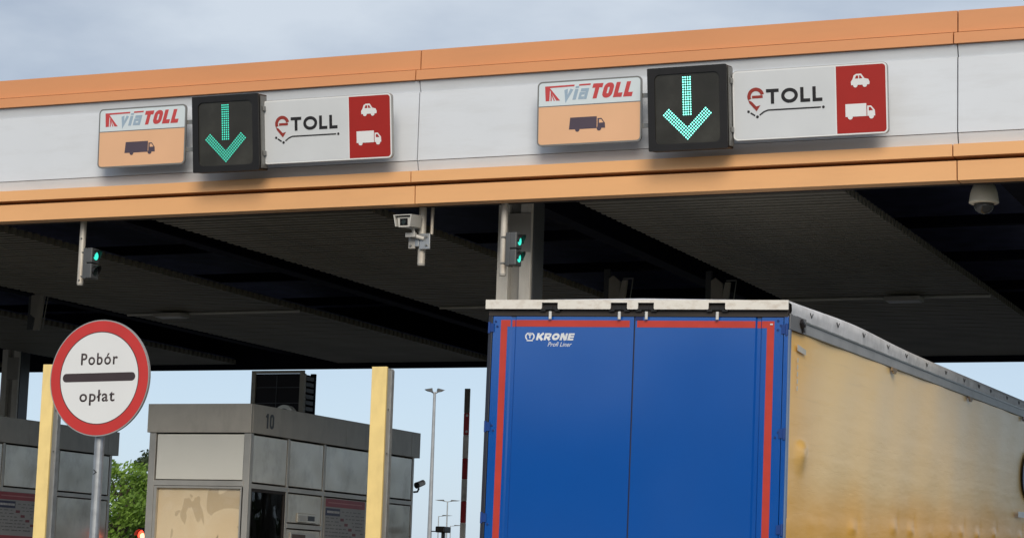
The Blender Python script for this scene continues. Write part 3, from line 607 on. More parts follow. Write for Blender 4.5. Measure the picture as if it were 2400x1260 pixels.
def booth(X, Y, lb, number):
    # local: x from -1.5 (left) to 0 (right face), y from 0 (front) to 4.95 (rear)
    t = thing('toll_booth', (X, Y, 0.14), lb, 'toll booth', 'grey toll booths on the islands')
    z = lambda q: q - 0.14
    MB().box(-1.42, -0.16, 0.18, 4.75, 0, z(3.60)).build('booth_core', mat('booth_core_dark', (0.03, 0.03, 0.028), 0.8), t)
    MB().box(-1.50, -0.02, 0.02, 4.90, z(3.62), z(3.90)).build('roof', M_ROOF, t)
    # parapet boards
    MB().box(-1.545, 0.012, -0.035, 0.012, z(3.592), z(3.965)).build('front_parapet', M_PAR, t, bevel=0.004)
    for a, b in ((0.014, 0.30), (0.304, 2.62), (2.624, 4.72), (4.724, 4.98)):
        MB().box(-0.03, 0.014, a, b, z(3.592), z(3.965)).build('side_parapet', M_PAR, t, bevel=0.003)
        MB().box(-1.545, -1.50, a, b, z(3.592), z(3.965)).build('side_parapet', M_PAR, t, bevel=0.003)
    MB().box(-1.545, 0.014, 4.982, 5.02, z(3.592), z(3.965)).build('rear_parapet', M_PAR, t)
    MB().box(-1.45, -0.095, 4.80, 4.875, 0, z(3.60)).build('rear_wall', M_PAR, t)
    # corner posts and mullions
    mull = [0.0, 1.03, 2.05, 3.42, 4.85]
    for i, yv in enumerate(mull):
        wv = 0.075 if i in (0,) else 0.055
        MB().box(-0.10, 0.0 if i == 0 else -0.006, yv + (0.0 if i == 0 else -wv / 2), yv + (wv if i == 0 else wv / 2), 0, z(3.589)).build('mullion', M_MUL, t, bevel=0.003)
        MB().box(-1.52, -1.44, yv + (0.0 if i == 0 else -wv / 2), yv + (wv if i == 0 else wv / 2), 0, z(3.589)).build('mullion', M_MUL, t)
    spans = [(0.078, 1.0), (1.06, 2.02), (2.08, 3.39), (3.45, 4.82)]
    for i, (a, b) in enumerate(spans):
        MB().box(-0.09, -0.012, a + 0.012, b - 0.012, z(2.965), z(3.570)).build('side_panel', M_PAN, t, bevel=0.006)
        MB().box(-0.085, -0.003, a, b, z(2.885), z(2.945)).build('side_rail', M_MUL, t, bevel=0.003)
        MB().box(-1.515, -1.45, a + 0.012, b - 0.012, z(0.2), z(3.57)).build('far_side_panel', M_PAN, t)
        if i == 3: MB().box(-0.09, -0.012, a + 0.012, b - 0.012, z(0.3), z(2.870)).build('side_panel', M_PAN, t, bevel=0.006)
        if i == 2: MB().box(-0.09, -0.014, a + 0.012, b - 0.012, z(0.3), z(2.870)).build('side_panel', M_PAN, t, bevel=0.006)
        if i == 1:
            MB().box(-0.09, -0.012, a + 0.012, b - 0.012, z(2.49), z(2.870)).build('side_panel', M_PAN, t, bevel=0.006)
            MB().box(-0.085, -0.003, a, b, z(2.415), z(2.475)).build('side_rail', M_MUL, t, bevel=0.003)
            lo = MB().box(-0.09, -0.012, a + 0.012, b - 0.012, z(0.3), z(2.40)).build('side_panel', M_PAN, t, bevel=0.006)
            MB().box(-0.0118, 0.004, a + 0.10, b - 0.18, z(2.14), z(2.36)).build('ticket_slot_frame', M_MUL, t, bevel=0.004)
            MB().box(0.0042, 0.006, a + 0.14, b - 0.45, z(2.16), z(2.34)).build('ticket_slot', mat('brown_slot', (0.10, 0.06, 0.04), 0.5), t)
            MB().box(0.0042, 0.006, a + 0.55, b - 0.22, z(2.16), z(2.26)).build('ticket_slot', M_GLASSB, t)
            MB().box(-0.0118, 0.004, a + 0.27, b - 0.17, z(2.50), z(2.625)).build('intercom_frame', M_PAN, t, bevel=0.01)
            MB().box(0.0042, 0.007, a + 0.31, b - 0.42, z(2.53), z(2.595)).build('intercom_plate', mat('intercom_light', (0.5, 0.5, 0.48), 0.35), t)
            MB().box(0.0042, 0.007, b - 0.40, b - 0.21, z(2.53), z(2.595)).build('intercom_grille', M_LBLK, t)
        if i == 0:
            wn = MB(); wn.box(-0.05, -0.010, a, a + 0.035, z(1.2), z(2.880)); wn.box(-0.05, -0.010, b - 0.035, b, z(1.2), z(2.880)); wn.box(-0.05, -0.010, a + 0.036, b - 0.036, z(2.845), z(2.880)); wn.box(-0.05, -0.010, a + 0.036, b - 0.036, z(1.2), z(1.25))
            wf = wn.build('side_window', M_SEAL, t)
            MB().box(-0.034, -0.030, a + 0.036, b - 0.036, z(1.251), z(2.844)).build('pane', M_GLASS, wf)
            MB().box(-0.15, -0.13, a + 0.02, b - 0.02, z(1.25), z(2.85)).build('window_interior', M_INT, wf)
            MB().box(-0.129, -0.126, a + 0.42, a + 0.68, z(2.58), z(2.80)).build('notice_sheet', mat('dim_olive_sheet', (0.10, 0.10, 0.06), 0.6), wf)
    # front: white panel, rail, window with reflection painted on a sheet
    MB().box(-1.40, -0.085, -0.0, 0.08, z(2.985), z(3.572)).build('front_panel', M_PANW, t, bevel=0.008)
    MB().box(-1.52, -1.42, -0.004, 0.07, 0, z(3.589)).build('front_post', M_MUL, t, bevel=0.003)
    MB().box(-1.418, -0.077, -0.006, 0.07, z(2.905), z(2.975)).build('front_rail', M_MUL, t, bevel=0.003)
    MB().box(-1.418, -0.077, -0.006, 0.07, 0, z(1.20)).build('front_dado', M_PAN, t)
    wn = MB(); wn.box(-1.415, -1.375, 0.0, 0.05, z(1.21), z(2.900)); wn.box(-0.12, -0.08, 0.0, 0.05, z(1.21), z(2.900)); wn.box(-1.374, -0.121, 0.0, 0.05, z(2.875), z(2.900))
    wf = wn.build('front_window', M_MUL, t)
    MB().box(-1.374, -0.121, 0.020, 0.025, z(1.21), z(2.874)).build('pane', M_GLASS, wf)
    MB().box(-1.40, -0.10, 0.060, 0.075, z(1.21), z(2.89)).build('reflection_sheet', M_REFL, wf)
    if number:
        letters('booth_number', number, M_LBLK, t, side(0.0145), 0.335, 0.555, z(3.675), z(3.868), 0.036, 0.25, 0.0, {'1': 0.75}, 0.003)
        # roof plant box with louvres
        rb = MB(); rb.box(-1.375, -0.53, 2.32, 2.34, z(4.60), z(4.64)); rb.box(-1.375, -1.31, 2.32, 2.38, z(3.9), z(4.599)); rb.box(-0.60, -0.53, 2.32, 2.38, z(3.9), z(4.599))
        rb.build('plant_frame', mat('cream_frame', (0.33, 0.30, 0.24), 0.5, dirt=(.15, .13, .1), dirt_amt=.4), t)
        MB().box(-1.309, -0.601, 2.345, 2.66, z(3.9), z(4.598)).build('plant_box', mat('dark_brown_glass', (0.009, 0.006, 0.007), 0.5, spec=0.2), t)
        gr = MB()
        for q in (4.18, 4.40): gr.box(-1.30, -0.61, 2.338, 2.344, z(q), z(q + .008))
        gr.box(-0.98, -0.972, 2.337, 2.3435, z(3.95), z(4.58)); gr.build('plant_grid', M_DGREY, t)
        for k in range(7): MB().box(-0.60, -0.535, 2.40, 2.62, z(4.0 + k * 0.085), z(4.055 + k * 0.085)).build('louvre', M_DGREY, t)
        MB().box(-0.60, -0.531, 2.63, 2.68, z(3.9), z(4.62)).build('plant_post', M_BEAM, t)
        hm = MB(); hm.tube((-0.60, 1.9, z(3.97)), (-0.60, 2.02, z(3.97)), 0.15, n=28); hm.build('round_vent', M_PANW, t)
        MB().tube((-0.60, 1.885, z(3.97)), (-0.60, 1.899, z(3.97)), 0.10, n=24).build('vent_hood', M_DGREY, t)
    return t
booth(-14.127, 24.5, 'grey panelled toll booth with black number 10 on its parapet', '10')
booth(-19.40, 24.45, 'dark grey toll booth at far left edge, behind the round toll sign', None)
def board(X, Y, Z, lb):
    t = thing('tariff_board', (X, Y, Z), lb, 'tariff board', 'red and grey tariff boards on the booths')
    MB().box(0, 0.016, 0, 1.20, -0.95, 0).build('board_panel', mat('board_grey', (0.30, 0.30, 0.30), 0.45, var=0.04), t)
    f = side(0.0162)
    plate('red_header', [[(0.01, -0.115), (1.19, -0.115), (1.19, -0.005), (0.01, -0.005)], [(0.01, -0.725), (1.19, -0.725), (1.19, -0.635), (0.01, -0.635)]], mat('board_red', (0.30, 0.03, 0.04), 0.45), t, f)
    plate('header_text_line', [[(0.08, -0.066), (1.10, -0.066), (1.10, -0.050), (0.08, -0.050)], [(0.55, -0.688), (1.10, -0.688), (1.10, -0.674), (0.55, -0.674)]], mat('board_pink', (0.45, 0.16, 0.16), 0.45), t, side(0.0180))
    for q in (-0.235, -0.85): plate('blue_field', [[(0.015, q), (0.44, q), (0.44, q + 0.1), (0.015, q + 0.1)]], mat('board_navy', (0.018, 0.022, 0.07), 0.45), t, f)
    sm = []
    r2 = random.Random(3); u = 0.06
    while u < 0.39: 
        wv = r2.uniform(0.014, 0.04); sm.append([(u, -0.20), (u + wv, -0.20), (u + wv, -0.168), (u, -0.168)]); u += wv + 0.008
    plate('blue_field_text', sm, mat('board_white', (0.5, 0.5, 0.52), 0.5), t, side(0.0180))
    plate('price_marks', [[(0.46 + i * 0.125, -0.30 - i * 0.065), (0.56 + i * 0.125, -0.30 - i * 0.065), (0.56 + i * 0.125, -0.262 - i * 0.065), (0.46 + i * 0.125, -0.262 - i * 0.065)] for i in range(5)], mat('board_mark_red', (0.16, 0.02, 0.025), 0.45), t, f)
    rows = []
    for i in range(9):
        q = -0.17 - i * 0.048; u = 0.50 if i < 2 else 0.03
        while u < 1.12:
            wv = r2.uniform(0.03, 0.11)
            a, b = 0.46 + (i - 2) * 0.09, 0.62 + (i - 2) * 0.09
            if not (a - 0.1 < u < b): rows.append([(u, q - 0.006), (u + wv, q - 0.006), (u + wv, q + 0.006), (u, q + 0.006)])
            u += wv + r2.uniform(0.015, 0.07)
    plate('price_rows', rows, mat('board_print_grey', (0.13, 0.13, 0.135), 0.5), t, f, kind='stuff')
    return t
board(-14.137, 26.60, 2.862, 'red and grey tariff board on the numbered booth, cut by the middle yellow post')
board(-19.41, 26.40, 2.885, 'red and grey tariff board on the leftmost booth, at the left edge')

t = thing('bullet_camera', (-14.14, 29.55, 3.20), 'white bullet camera with black front on the rear corner of the numbered booth', 'security camera', rot=(R(20), 0, R(-20)))
MB().tube((0, -0.02, 0), (0, 0.15, 0), 0.058, 0.054, n=20).build('camera_body', mat('bullet_white', (0.85, 0.86, 0.87), 0.4), t, smooth=False)
MB().tube((0, -0.05, 0), (0, -0.0205, 0), 0.060, n=20).build('front_ring', M_LBLK, t)
mb = MB(); mb.tube((0, 0.0, -0.075), (-0.08, 0.02, -0.14), 0.018, n=8); mb.tube((-0.08, 0.02, -0.14), (-0.16, 0.0, -0.14), 0.018, n=8); mb.build('bracket', M_DGREY, t)
t.scale = (0.8, 0.8, 0.8)
t = thing('pole_camera', (-13.72, 29.6, 0.14), 'black camera just above the bottom edge, right of the tall lamp post', 'security camera')
MB().tube((0, 0, 0), (0, 0, 2.36), 0.03, n=10).build('camera_pole', M_DGREY, t)
MB().box(-0.08, 0.07, -0.12, 0.12, 2.361, 2.45).build('camera_body', M_LBLK, t, bevel=0.015)
MB().box(-0.19, -0.075, -0.02, 0.02, 2.37, 2.385).build('arm', M_LBLK, t)

# raised barrier
t = thing('barrier', (-13.96, 31.0, 0.14), 'raised red and white barrier arm between tall lamp post and trailer', 'barrier')
MB().box(-0.18, 0.18, -0.15, 0.25, 0, 0.95).build('barrier_cabinet', M_COLG, t, bevel=0.02)
MW, MRd, MGy = mat('barrier_white', (0.80, 0.78, 0.75), 0.5, dirt=(0.22, 0.20, 0.19), dirt_amt=0.8, dscale=(4, 4, 3)), mat('barrier_red', (0.46, 0.02, 0.03), 0.45), mat('barrier_grey_end', (0.18, 0.16, 0.145), 0.5)
zz = 4.62; segs = [0.38, 0.34, 0.36, 0.32, 0.34, 0.33, 0.34, 0.36, 0.34, 0.36, 0.3]
for i, h_ in enumerate(segs):
    m = MGy if i == 0 else (MRd if i % 2 == 1 else MW)
    MB().box(-0.044, 0.044, -0.19, -0.152, zz - h_ + 0.0005, zz).build('arm_segment', m, t, bevel=0.008); zz -= h_
MB().tube((0, -0.151, zz + .15), (0, 0.0, zz + .15), 0.06, n=14).build('pivot', M_GALV, t)
for q in (4.20, 3.95): MB().tube((0.018, -0.1915, q), (0.018, -0.20, q), 0.02, n=10).build('reflector', M_SIGNW, t)

# distant traffic light (red)
t = thing('traffic_light', (-19.0, 29.7, 0.14), 'lit red traffic light between the trees and the numbered booth, at the bottom', 'traffic light')
MB().tube((0.02, 0.12, 0), (0.02, 0.12, 2.36), 0.035, n=10).build('pole', M_DGREY, t)
MB().box(-0.10, 0.13, -0.02, 0.10, 1.92, 2.34).build('housing', M_BOX, t, bevel=0.012)
MB().tube((0.015, -0.034, 2.215), (0.015, -0.0205, 2.215), 0.085, n=24).build('lens', M_RL, t)
MB().tube((0.02, -0.040, 2.205), (0.02, -0.0345, 2.205), 0.045, n=20).build('lens_core', M_RC, t)
vs = MB()
for k in range(15):
    a = R(180 * k / 14)
    for r_, yy in ((0.10, -0.021), (0.10, -0.13), (0.094, -0.13), (0.094, -0.021)): vs.v.append((0.015 + r_ * math.cos(a), yy, 2.215 + r_ * math.sin(a)))
for k in range(14):
    for e in range(4): vs.f.append((4 * k + e, 4 * k + 4 + e, 4 * k + 4 + (e + 1) % 4, 4 * k + (e + 1) % 4))
vs.build('visor', M_BOX, t)

# lamp posts
M_LAMP = mat('lamp_grey_steel', (0.34, 0.36, 0.38), 0.5, metal=0.3)
def lamp(x, y, h, lb, r, double=True, arms=0.55, pan=0):
    t = thing('street_lamp', (x, y, 0), lb, 'street lamp', 'lamp posts behind the toll plaza', (0, 0, pan))
    MB().tube((0, 0, 0), (0, 0, h), r * 1.5, r * 0.75, n=12).build('pole', M_LAMP, t)
    for s_ in ((1, -1) if double else (1,)):
        MB().tube((0, 0, h - 0.05), (s_ * arms * 0.6, 0, h + 0.06), r * 0.5, n=8).build('arm', M_LAMP, t)
        m = MB(); m.prism([(s_ * arms * 0.3, h + 0.0), (s_ * arms, h + 0.04), (s_ * arms * 1.35, h + 0.10), (s_ * arms * 0.4, h + 0.16)], 0.24, lambda a, b, d: (a, -0.12 + d, b)); m.build('lamp_head', M_DGREY, t)
    return t
lamp(-37.69, 80, 9.42, 'tall grey lamp post right of the numbered booth', 0.075, True, 0.30, R(35))
MB_ = None
lamp(-92.35, 200, 9.95, 'small distant double lamp post between tall lamp post and barrier', 0.08, True, 0.95, R(20))
lamp(-116.6, 250, 10.15, 'faint distant lamp partly overlapped by the tall lamp post', 0.08, False, 1.3, R(20))
lamp(-137.9, 300, 10.4, 'faintest distant lamp just left of the barrier, lowest of all', 0.08, False, 1.6, R(20))

# ------------------------------------------------------------------ trees
def leaf_mat(name, c1, c2):
    m = bpy.data.materials.new(name); m.use_nodes = True
    n = m.node_tree.nodes; l = m.node_tree.links; b = n['Principled BSDF']
    t_ = n.new('ShaderNodeTexCoord'); nz = n.new('ShaderNodeTexNoise'); nz.inputs['Scale'].default_value = 1.6; nz.inputs['Detail'].default_value = 4
    l.new(t_.outputs['Object'], nz.inputs['Vector']); ra = n.new('ShaderNodeValToRGB'); e = ra.color_ramp.elements
    e[0].position = 0.35; e[0].color = (*c1, 1); e[1].position = 0.65; e[1].color = (*c2, 1)
    l.new(nz.outputs[0], ra.inputs[0]); l.new(ra.outputs[0], b.inputs['Base Color']); b.inputs['Roughness'].default_value = 0.6
    tr = n.new('ShaderNodeBsdfTranslucent'); l.new(ra.outputs[0], tr.inputs[0]); mi = n.new('ShaderNodeMixShader'); mi.inputs[0].default_value = 0.35
    l.new(b.outputs[0], mi.inputs[1]); l.new(tr.outputs[0], mi.inputs[2]); l.new(mi.outputs[0], n['Material Output'].inputs[0])
    return m
M_LEAF1 = leaf_mat('light_green_leaves', (0.10, 0.19, 0.02), (0.24, 0.38, 0.06))
M_LEAF2 = leaf_mat('dark_green_leaves', (0.035, 0.055, 0.025), (0.07, 0.10, 0.045))
def leaves(mb, c, rad, n, s, rg):
    for _ in range(n):
        while True:
            p = Vector((rg.uniform(-1, 1), rg.uniform(-1, 1), rg.uniform(-1, 1)))
            if 0.25 < p.length < 1: break
        q = Vector(c) + Vector((p.x * rad[0], p.y * rad[1], p.z * rad[2]))
        a = Vector((rg.gauss(0, 1), rg.gauss(0, 1), rg.gauss(0, 1))).normalized(); b_ = a.orthogonal().normalized(); c_ = a.cross(b_)
        k = s * rg.uniform(0.6, 1.4); i = len(mb.v)
        mb.v += [tuple(q - b_ * k), tuple(q + c_ * k * 0.5), tuple(q + b_ * k), tuple(q - c_ * k * 0.5)]
        mb.f.append((i, i + 1, i + 2, i + 3))
def tree(x, y, h, w_, lb, m, seed, s, nclump, nleaf, group='trees behind the toll booths'):
    rg = random.Random(seed)
    t = thing('broadleaf_tree', (x, y, 0), lb, 'tree', group)
    tk = MB(); tk.tube((0, 0, 0), (0.1, 0, h * 0.35), 0.035 * h, 0.024 * h, 10); tk.tube((0.1, 0, h * 0.35), (0, 0.1, h * 0.9), 0.024 * h, 0.004 * h, 8)
    cr_ = MB()
    for i in range(nclump):
        fz = rg.uniform(0.22, 0.96); rr_ = w_ * (1 - ((fz - 0.45) / 0.58) ** 2) ** 0.5 if abs(fz - 0.45) < 0.57 else 0.15 * w_
        a = rg.uniform(0, 6.28); d = rr_ * math.sqrt(rg.uniform(0.1, 1)); c = (d * math.cos(a), d * math.sin(a), fz * h)
        tk.tube((0, 0, max(0.3, fz - 0.2) * h), c, 0.006 * h, 0.002 * h, 5)
        k = rg.uniform(0.13, 0.25) * w_ + 0.25
        leaves(cr_, c, (k, k, k * 0.75), nleaf, s, rg)
    tk.build('trunk', M_TRUNK, t); me = cr_.mesh('crown') if False else None
    me = bpy.data.meshes.new('crown'); me.from_pydata(cr_.v, [], cr_.f); link('crown', me, m, t)
    return t
tree(-65.6, 100, 7.7, 3.0, 'light green leafy tree low in the gap left of the numbered booth', M_LEAF1, 11, 0.13, 90, 130)
tree(-82.6, 130, 10.3, 1.7, 'taller darker tree with sparse top, tight against the numbered booth', M_LEAF2, 5, 0.16, 70, 80)
tree(-71.5, 112, 6.8, 3.4, 'light green tree farther left, mostly hidden behind the leftmost booth', M_LEAF1, 23, 0.15, 60, 90)
# woodland behind the camera that the doors and windows mirror
rg = random.Random(4); wd_ = MB()
for i in range(150):
    x = -190 + i * 2.3 + rg.uniform(-1, 1); hh = 10.5 + 2.2 * math.sin(i * 0.11) + rg.uniform(-1.2, 1.2)
    for _ in range(5):
        leaves(wd_, (x + rg.uniform(-1.5, 1.5), -84 + rg.uniform(-3, 3), rg.uniform(1, hh - 2)), (2.8, 2.2, 2.4), 26, 0.75, rg)
me = bpy.data.meshes.new('woodland'); me.from_pydata(wd_.v, [], wd_.f); wo = link('woodland', me, M_LEAF2, kind='stuff'); wo['label'] = 'dark belt of trees behind the viewer, mirrored in the doors'; wo['category'] = 'woodland'

rg = random.Random(8); wd_ = MB()
for i in range(90):
    x = 5 + i * 1.1 + rg.uniform(-1, 1); hh = 8.4 + 1.0 * math.sin(i * 0.23) + rg.uniform(-.8, .8)
    for _ in range(4): leaves(wd_, (x + rg.uniform(-1.5, 1.5), 165 + rg.uniform(-3, 3), rg.uniform(1, hh - 1.5)), (2.6, 2.2, 2.2), 26, 0.75, rg)
me = bpy.data.meshes.new('woodland'); me.from_pydata(wd_.v, [], wd_.f); wo = link('woodland', me, M_LEAF2, kind='stuff'); wo['label'] = 'belt of trees beyond the plaza right of view, mirrored in the curtain'; wo['category'] = 'woodland'

# ------------------------------------------------------------------ semi-trailer
tl = thing('curtain_trailer', (-5.949, 16.209, 0.013), 'semi-trailer with blue rear doors, red tape edging and yellow curtain side', 'trailer')
tl.rotation_mode = 'QUATERNION'
tl.rotation_quaternion = (Matrix.Rotation(0.0225, 3, 'Z') @ Matrix.Rotation(0.0242, 3, 'X') @ Matrix.Rotation(0.0199, 3, 'Y')).to_quaternion()
ZT, ZB = 3.872, 1.25
def door(x0, x1, gx0, gx1, gd, lbl):
    pr = [(x0, 0.03), (x0, -0.0), (gx0 - 0.012, -0.0), (gx0, gd), (gx1, gd), (gx1 + 0.012, -0.0), (x1, -0.0), (x1, 0.03)]
    mb = MB(); mb.prism(pr, ZT - ZB, lambda a, b, d: (a, b, ZB + d)); return mb.build('door', M_BLUE, tl)
dl = door(-1.208, -0.006, -1.045, -1.018, 0.012, 'l'); dr = door(0.006, 1.208, 0.998, 1.026, 0.018, 'r')
def strip(parent, x0, x1, z0, z1, g0, g1, gd):
    m = MB(); xs = [x0, x1]
    if x0 < g0 < x1:
        segs_ = [(x0, g0 - 0.012, 0), (g0, g1, gd), (g1 + 0.012, x1, 0)]
    else: segs_ = [(x0, x1, 0)]
    for a, b, d in segs_: m.box(a, b, d - 0.0022, d - 0.0002, z0, z1)
    return m.build('reflective_tape', M_TAPE, parent)
strip(dl, -1.139, -0.04, 3.790, 3.843, -1.045, -1.018, 0.012); strip(dl, -1.139, -1.083, ZB + 0.1, 3.7895, 9, 9, 0)
strip(dr, 0.022, 1.137, 3.790, 3.843, 0.998, 1.026, 0.018); strip(dr, 1.079, 1.137, ZB + 0.1, 3.7895, 9, 9, 0)
MB().box(-0.0055, 0.0055, 0.012, 0.03, ZB, ZT).build('door_seal', M_SEAL, tl)
MB().box(0.01, 0.07, -0.006, -0.0005, 3.845, 3.871).build('seal_flap', mat('dark_blue_flap', (0.004, 0.02, 0.12), 0.5), dr)
fn = lambda u, q, d: (u, -0.0005 - d, q)
letters('maker_letters', 'KRQNE', mat('logo_white', (0.72, 0.74, 0.76), 0.4), dl, fn, -0.832, -0.513, 3.682, 3.738, 0.0185, 0.13, 0.25, {'E': 0.85, 'Q': 1.1}, 0.001)
text('line_letters', 'Profi Liner', mat('logo_white', (0.72, 0.74, 0.76), 0.4), dl, fn, -0.728, -0.522, 3.632, 3.668, shear=0.35, bold=0.0, t=0.001, ref=0.70)
cx, cz = -0.884, 3.708
crown = [ribbon([(cx + 0.034 * math.cos(R(a)) * 1.05, cz + 0.002 + 0.030 * math.sin(R(a))) for a in range(-50, 70, 12)], 0.011),
         ribbon([(cx + 0.034 * math.cos(R(a)) * 1.05, cz + 0.002 + 0.030 * math.sin(R(a))) for a in range(110, 231, 12)], 0.011),
         ribbon([(cx - 0.026, cz - 0.030), (cx + 0.026, cz - 0.030)], 0.010),
         ribbon([(cx, cz - 0.012), (cx, cz + 0.034)], 0.009), ribbon([(cx - 0.016, cz + 0.032), (cx - 0.007, cz + 0.01)], 0.006), ribbon([(cx + 0.016, cz + 0.032), (cx + 0.007, cz + 0.01)], 0.006)]
plate('crown_emblem', crown, mat('logo_white', (0.72, 0.74, 0.76), 0.4), dl, fn, 0.001)
# dots and hinge bolts on the outer door edges
for dd, xs, zs in ((dr, (1.166, 1.19), (3.845, 3.81, 3.775, 2.99, 2.95)), (dl, (-1.185, -1.17), (3.83, 3.79, 2.99, 2.95, 2.2))):
    for i, q in enumerate(zs):
        for j, u in enumerate(xs):
            if (i + j) % 2 == 0: MB().tube((u, -0.0004, q), (u, -0.007, q), 0.0095, n=8).build('bolt', mat('blue_bolt', (0.004, 0.03, 0.16), 0.4), dd)
MB().box(1.105, 1.125, -0.008, -0.0025, 3.813, 3.823).build('marker', M_SIGNW, dr)
# frame posts and hinges
PB = mat('corner_post_blue_grey', (0.16, 0.22, 0.34), 0.4, metal=0.2)
MB().box(1.213, 1.249, -0.004, 0.10, 1.0, 3.885).build('corner_post', M_BLUE, tl, bevel=0.006)
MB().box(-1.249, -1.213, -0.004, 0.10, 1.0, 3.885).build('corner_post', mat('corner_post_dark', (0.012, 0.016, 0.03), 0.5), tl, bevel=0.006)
MB().box(1.2495, 1.262, -0.004, 0.035, 1.0, 3.78).build('corner_trim', PB, tl)
for s_ in (1, -1):
    for q in (3.78, 2.98, 2.25, 1.5):
        m = MB(); m.box(min(s_ * 1.195, s_ * 1.235), max(s_ * 1.195, s_ * 1.235), -0.010, -0.005, q - 0.035, q + 0.035); m.tube((s_ * 1.238, -0.008, q - 0.045), (s_ * 1.238, -0.008, q + 0.045), 0.010, n=10)
        m.build('hinge', mat('hinge_blue', (0.006, 0.045, 0.22), 0.4), tl)
# header strip with notches
NT = [(-0.775, -0.638), (-0.190, -0.052), (0.038, 0.170), (0.617, 0.752)]
pts = [(-1.262, 3.928)]
for a, b in NT:
    pts += [(a - 0.006, 3.928), (a, 3.934), (a, 3.980), (b, 3.980), (b, 3.934), (b + 0.006, 3.928)]
pts += [(1.255, 3.928), (1.255, 4.002), (-1.262, 4.002)]
mb = MB(); mb.prism(pts, 0.012, lambda a, b, d: (a, -0.035 - d, b)); mb.build('header_strip', M_TOPW, tl)
MB().box(-1.25, 1.25, -0.034, 0.02, 3.985, 4.0).build('header_cap', M_TOPW, tl)
MB().box(-1.245, 1.245, -0.008, 0.06, 3.876, 3.984).build('header_seal', M_SEAL, tl)
for a, b in NT:
    c = (a + b) / 2
    k = MB(); k.box(c - 0.055, c + 0.055, -0.03, -0.0085, 3.925, 3.95); k.box(c - 0.085, c - 0.04, -0.034, -0.0085, 3.912, 3.927); k.box(c + 0.04, c + 0.085, -0.034, -0.0085, 3.912, 3.927); k.box(c - 0.02, c + 0.02, -0.036, -0.0301, 3.925, 3.952)
    k.build('lock_keeper', M_BOX, tl)
    MB().tube((c, -0.026, 3.850), (c, -0.026, 3.911), 0.0125, n=10).build('lock_rod_end', mat('rod_white', (0.62, 0.62, 0.60), 0.4), tl)
    MB().tube((c, -0.018, ZB), (c, -0.018, 3.848), 0.0001, n=3).build('x', M_BOX, tl) if False else None
# floor frame, chassis, wheels (below the picture)
MB().box(-1.25, 1.25, 0.0, 13.6, 1.0, 1.24).build('floor_frame', mat('chassis_grey', (0.10, 0.10, 0.11), 0.6), tl)
MB().box(-0.55, 0.55, 0.3, 12.5, 0.75, 0.999).build('chassis', mat('chassis_grey', (0.10, 0.10, 0.11), 0.6), tl)
MB().box(-1.2, 1.2, 0.02, 0.14, 0.45, 0.6).build('underrun_bar', M_COLG, tl)
for s_ in (1, -1):
    MB().box(min(s_ * .8, s_ * 1.15), max(s_ * .8, s_ * 1.15), -0.03, 0.019, 0.62, 0.74).build('tail_light', M_RED, tl)
    MB().box(s_ * .9 - .05, s_ * .9 + .05, 11.0, 11.1, 0.0, 0.749).build('landing_leg', M_COLG, tl)
    for yw in (2.3, 3.6, 4.9):
        m = MB(); m.tube((s_ * 0.86, yw, 0.52), (s_ * 1.22, yw, 0.52), 0.52, n=28); wl = m.build('wheel', M_RUB, tl, bevel=0.03)
        MB().tube((s_ * 1.21, yw, 0.52), (s_ * 1.235, yw, 0.52), 0.29, n=20).build('rim', M_GALV, wl)
# curtain side: displaced sheet
rg = random.Random(9)
def hsh(a): return math.sin(a * 12.9898) * 43758.5453 % 1
def curtain(y, z):
    d = 0.006 * math.sin(y * 1.9 + z * 0.6) + 0.004 * math.sin(y * 4.7 - z * 2.1)
    d += 0.034 * math.exp(-((y - 0.50) / 0.16) ** 2 - ((z - 2.86) / 0.12) ** 2) / (1 + math.exp((z - 2.93) / 0.008)) 
    zb = 2.33 + 0.012 * math.sin(y * 2)
    d += 0.007 / (1 + math.exp((z - zb) / 0.03)) * 1.0
    for k in range(14):
        yc = 0.9 + k * 0.93 + 0.55 * hsh(k); am = 0.55 if hsh(k + 2) > 0.4 else 0.12
        d += am * 0.030 * math.exp(-((y - yc) / 0.12) ** 2 - ((z - zb + 0.03) / 0.05) ** 2) * (0.4 + 0.6 * hsh(k + 5))
        d -= am * 0.008 * math.exp(-((y - yc - 0.22) / 0.06) ** 2 - ((z - zb - 0.02) / 0.09) ** 2)
        d += am * 0.020 * math.exp(-((y - yc - 0.4) / 0.32) ** 2 - ((z - 2.05) / 0.22) ** 2) * (0.3 + 0.7 * hsh(k + 9))
    d += 0.0008 * math.exp(-((z - 3.17 + 0.01 * y) / 0.02) ** 2) + 0.0007 * math.exp(-((z - 2.80 - 0.02 * math.sin(y)) / 0.02) ** 2)
    return d
NY, NZ = 330, 110; mb = MB()
for j in range(NZ + 1):
    for i in range(NY + 1):
        y = 0.055 + 13.4 * i / NY; z = 1.05 + (3.785 - 1.05) * j / NZ
        mb.v.append((1.236 + curtain(y, z), y, z))
for j in range(NZ):
    for i in range(NY):
        a = j * (NY + 1) + i; mb.f.append((a, a + 1, a + NY + 2, a + NY + 1))
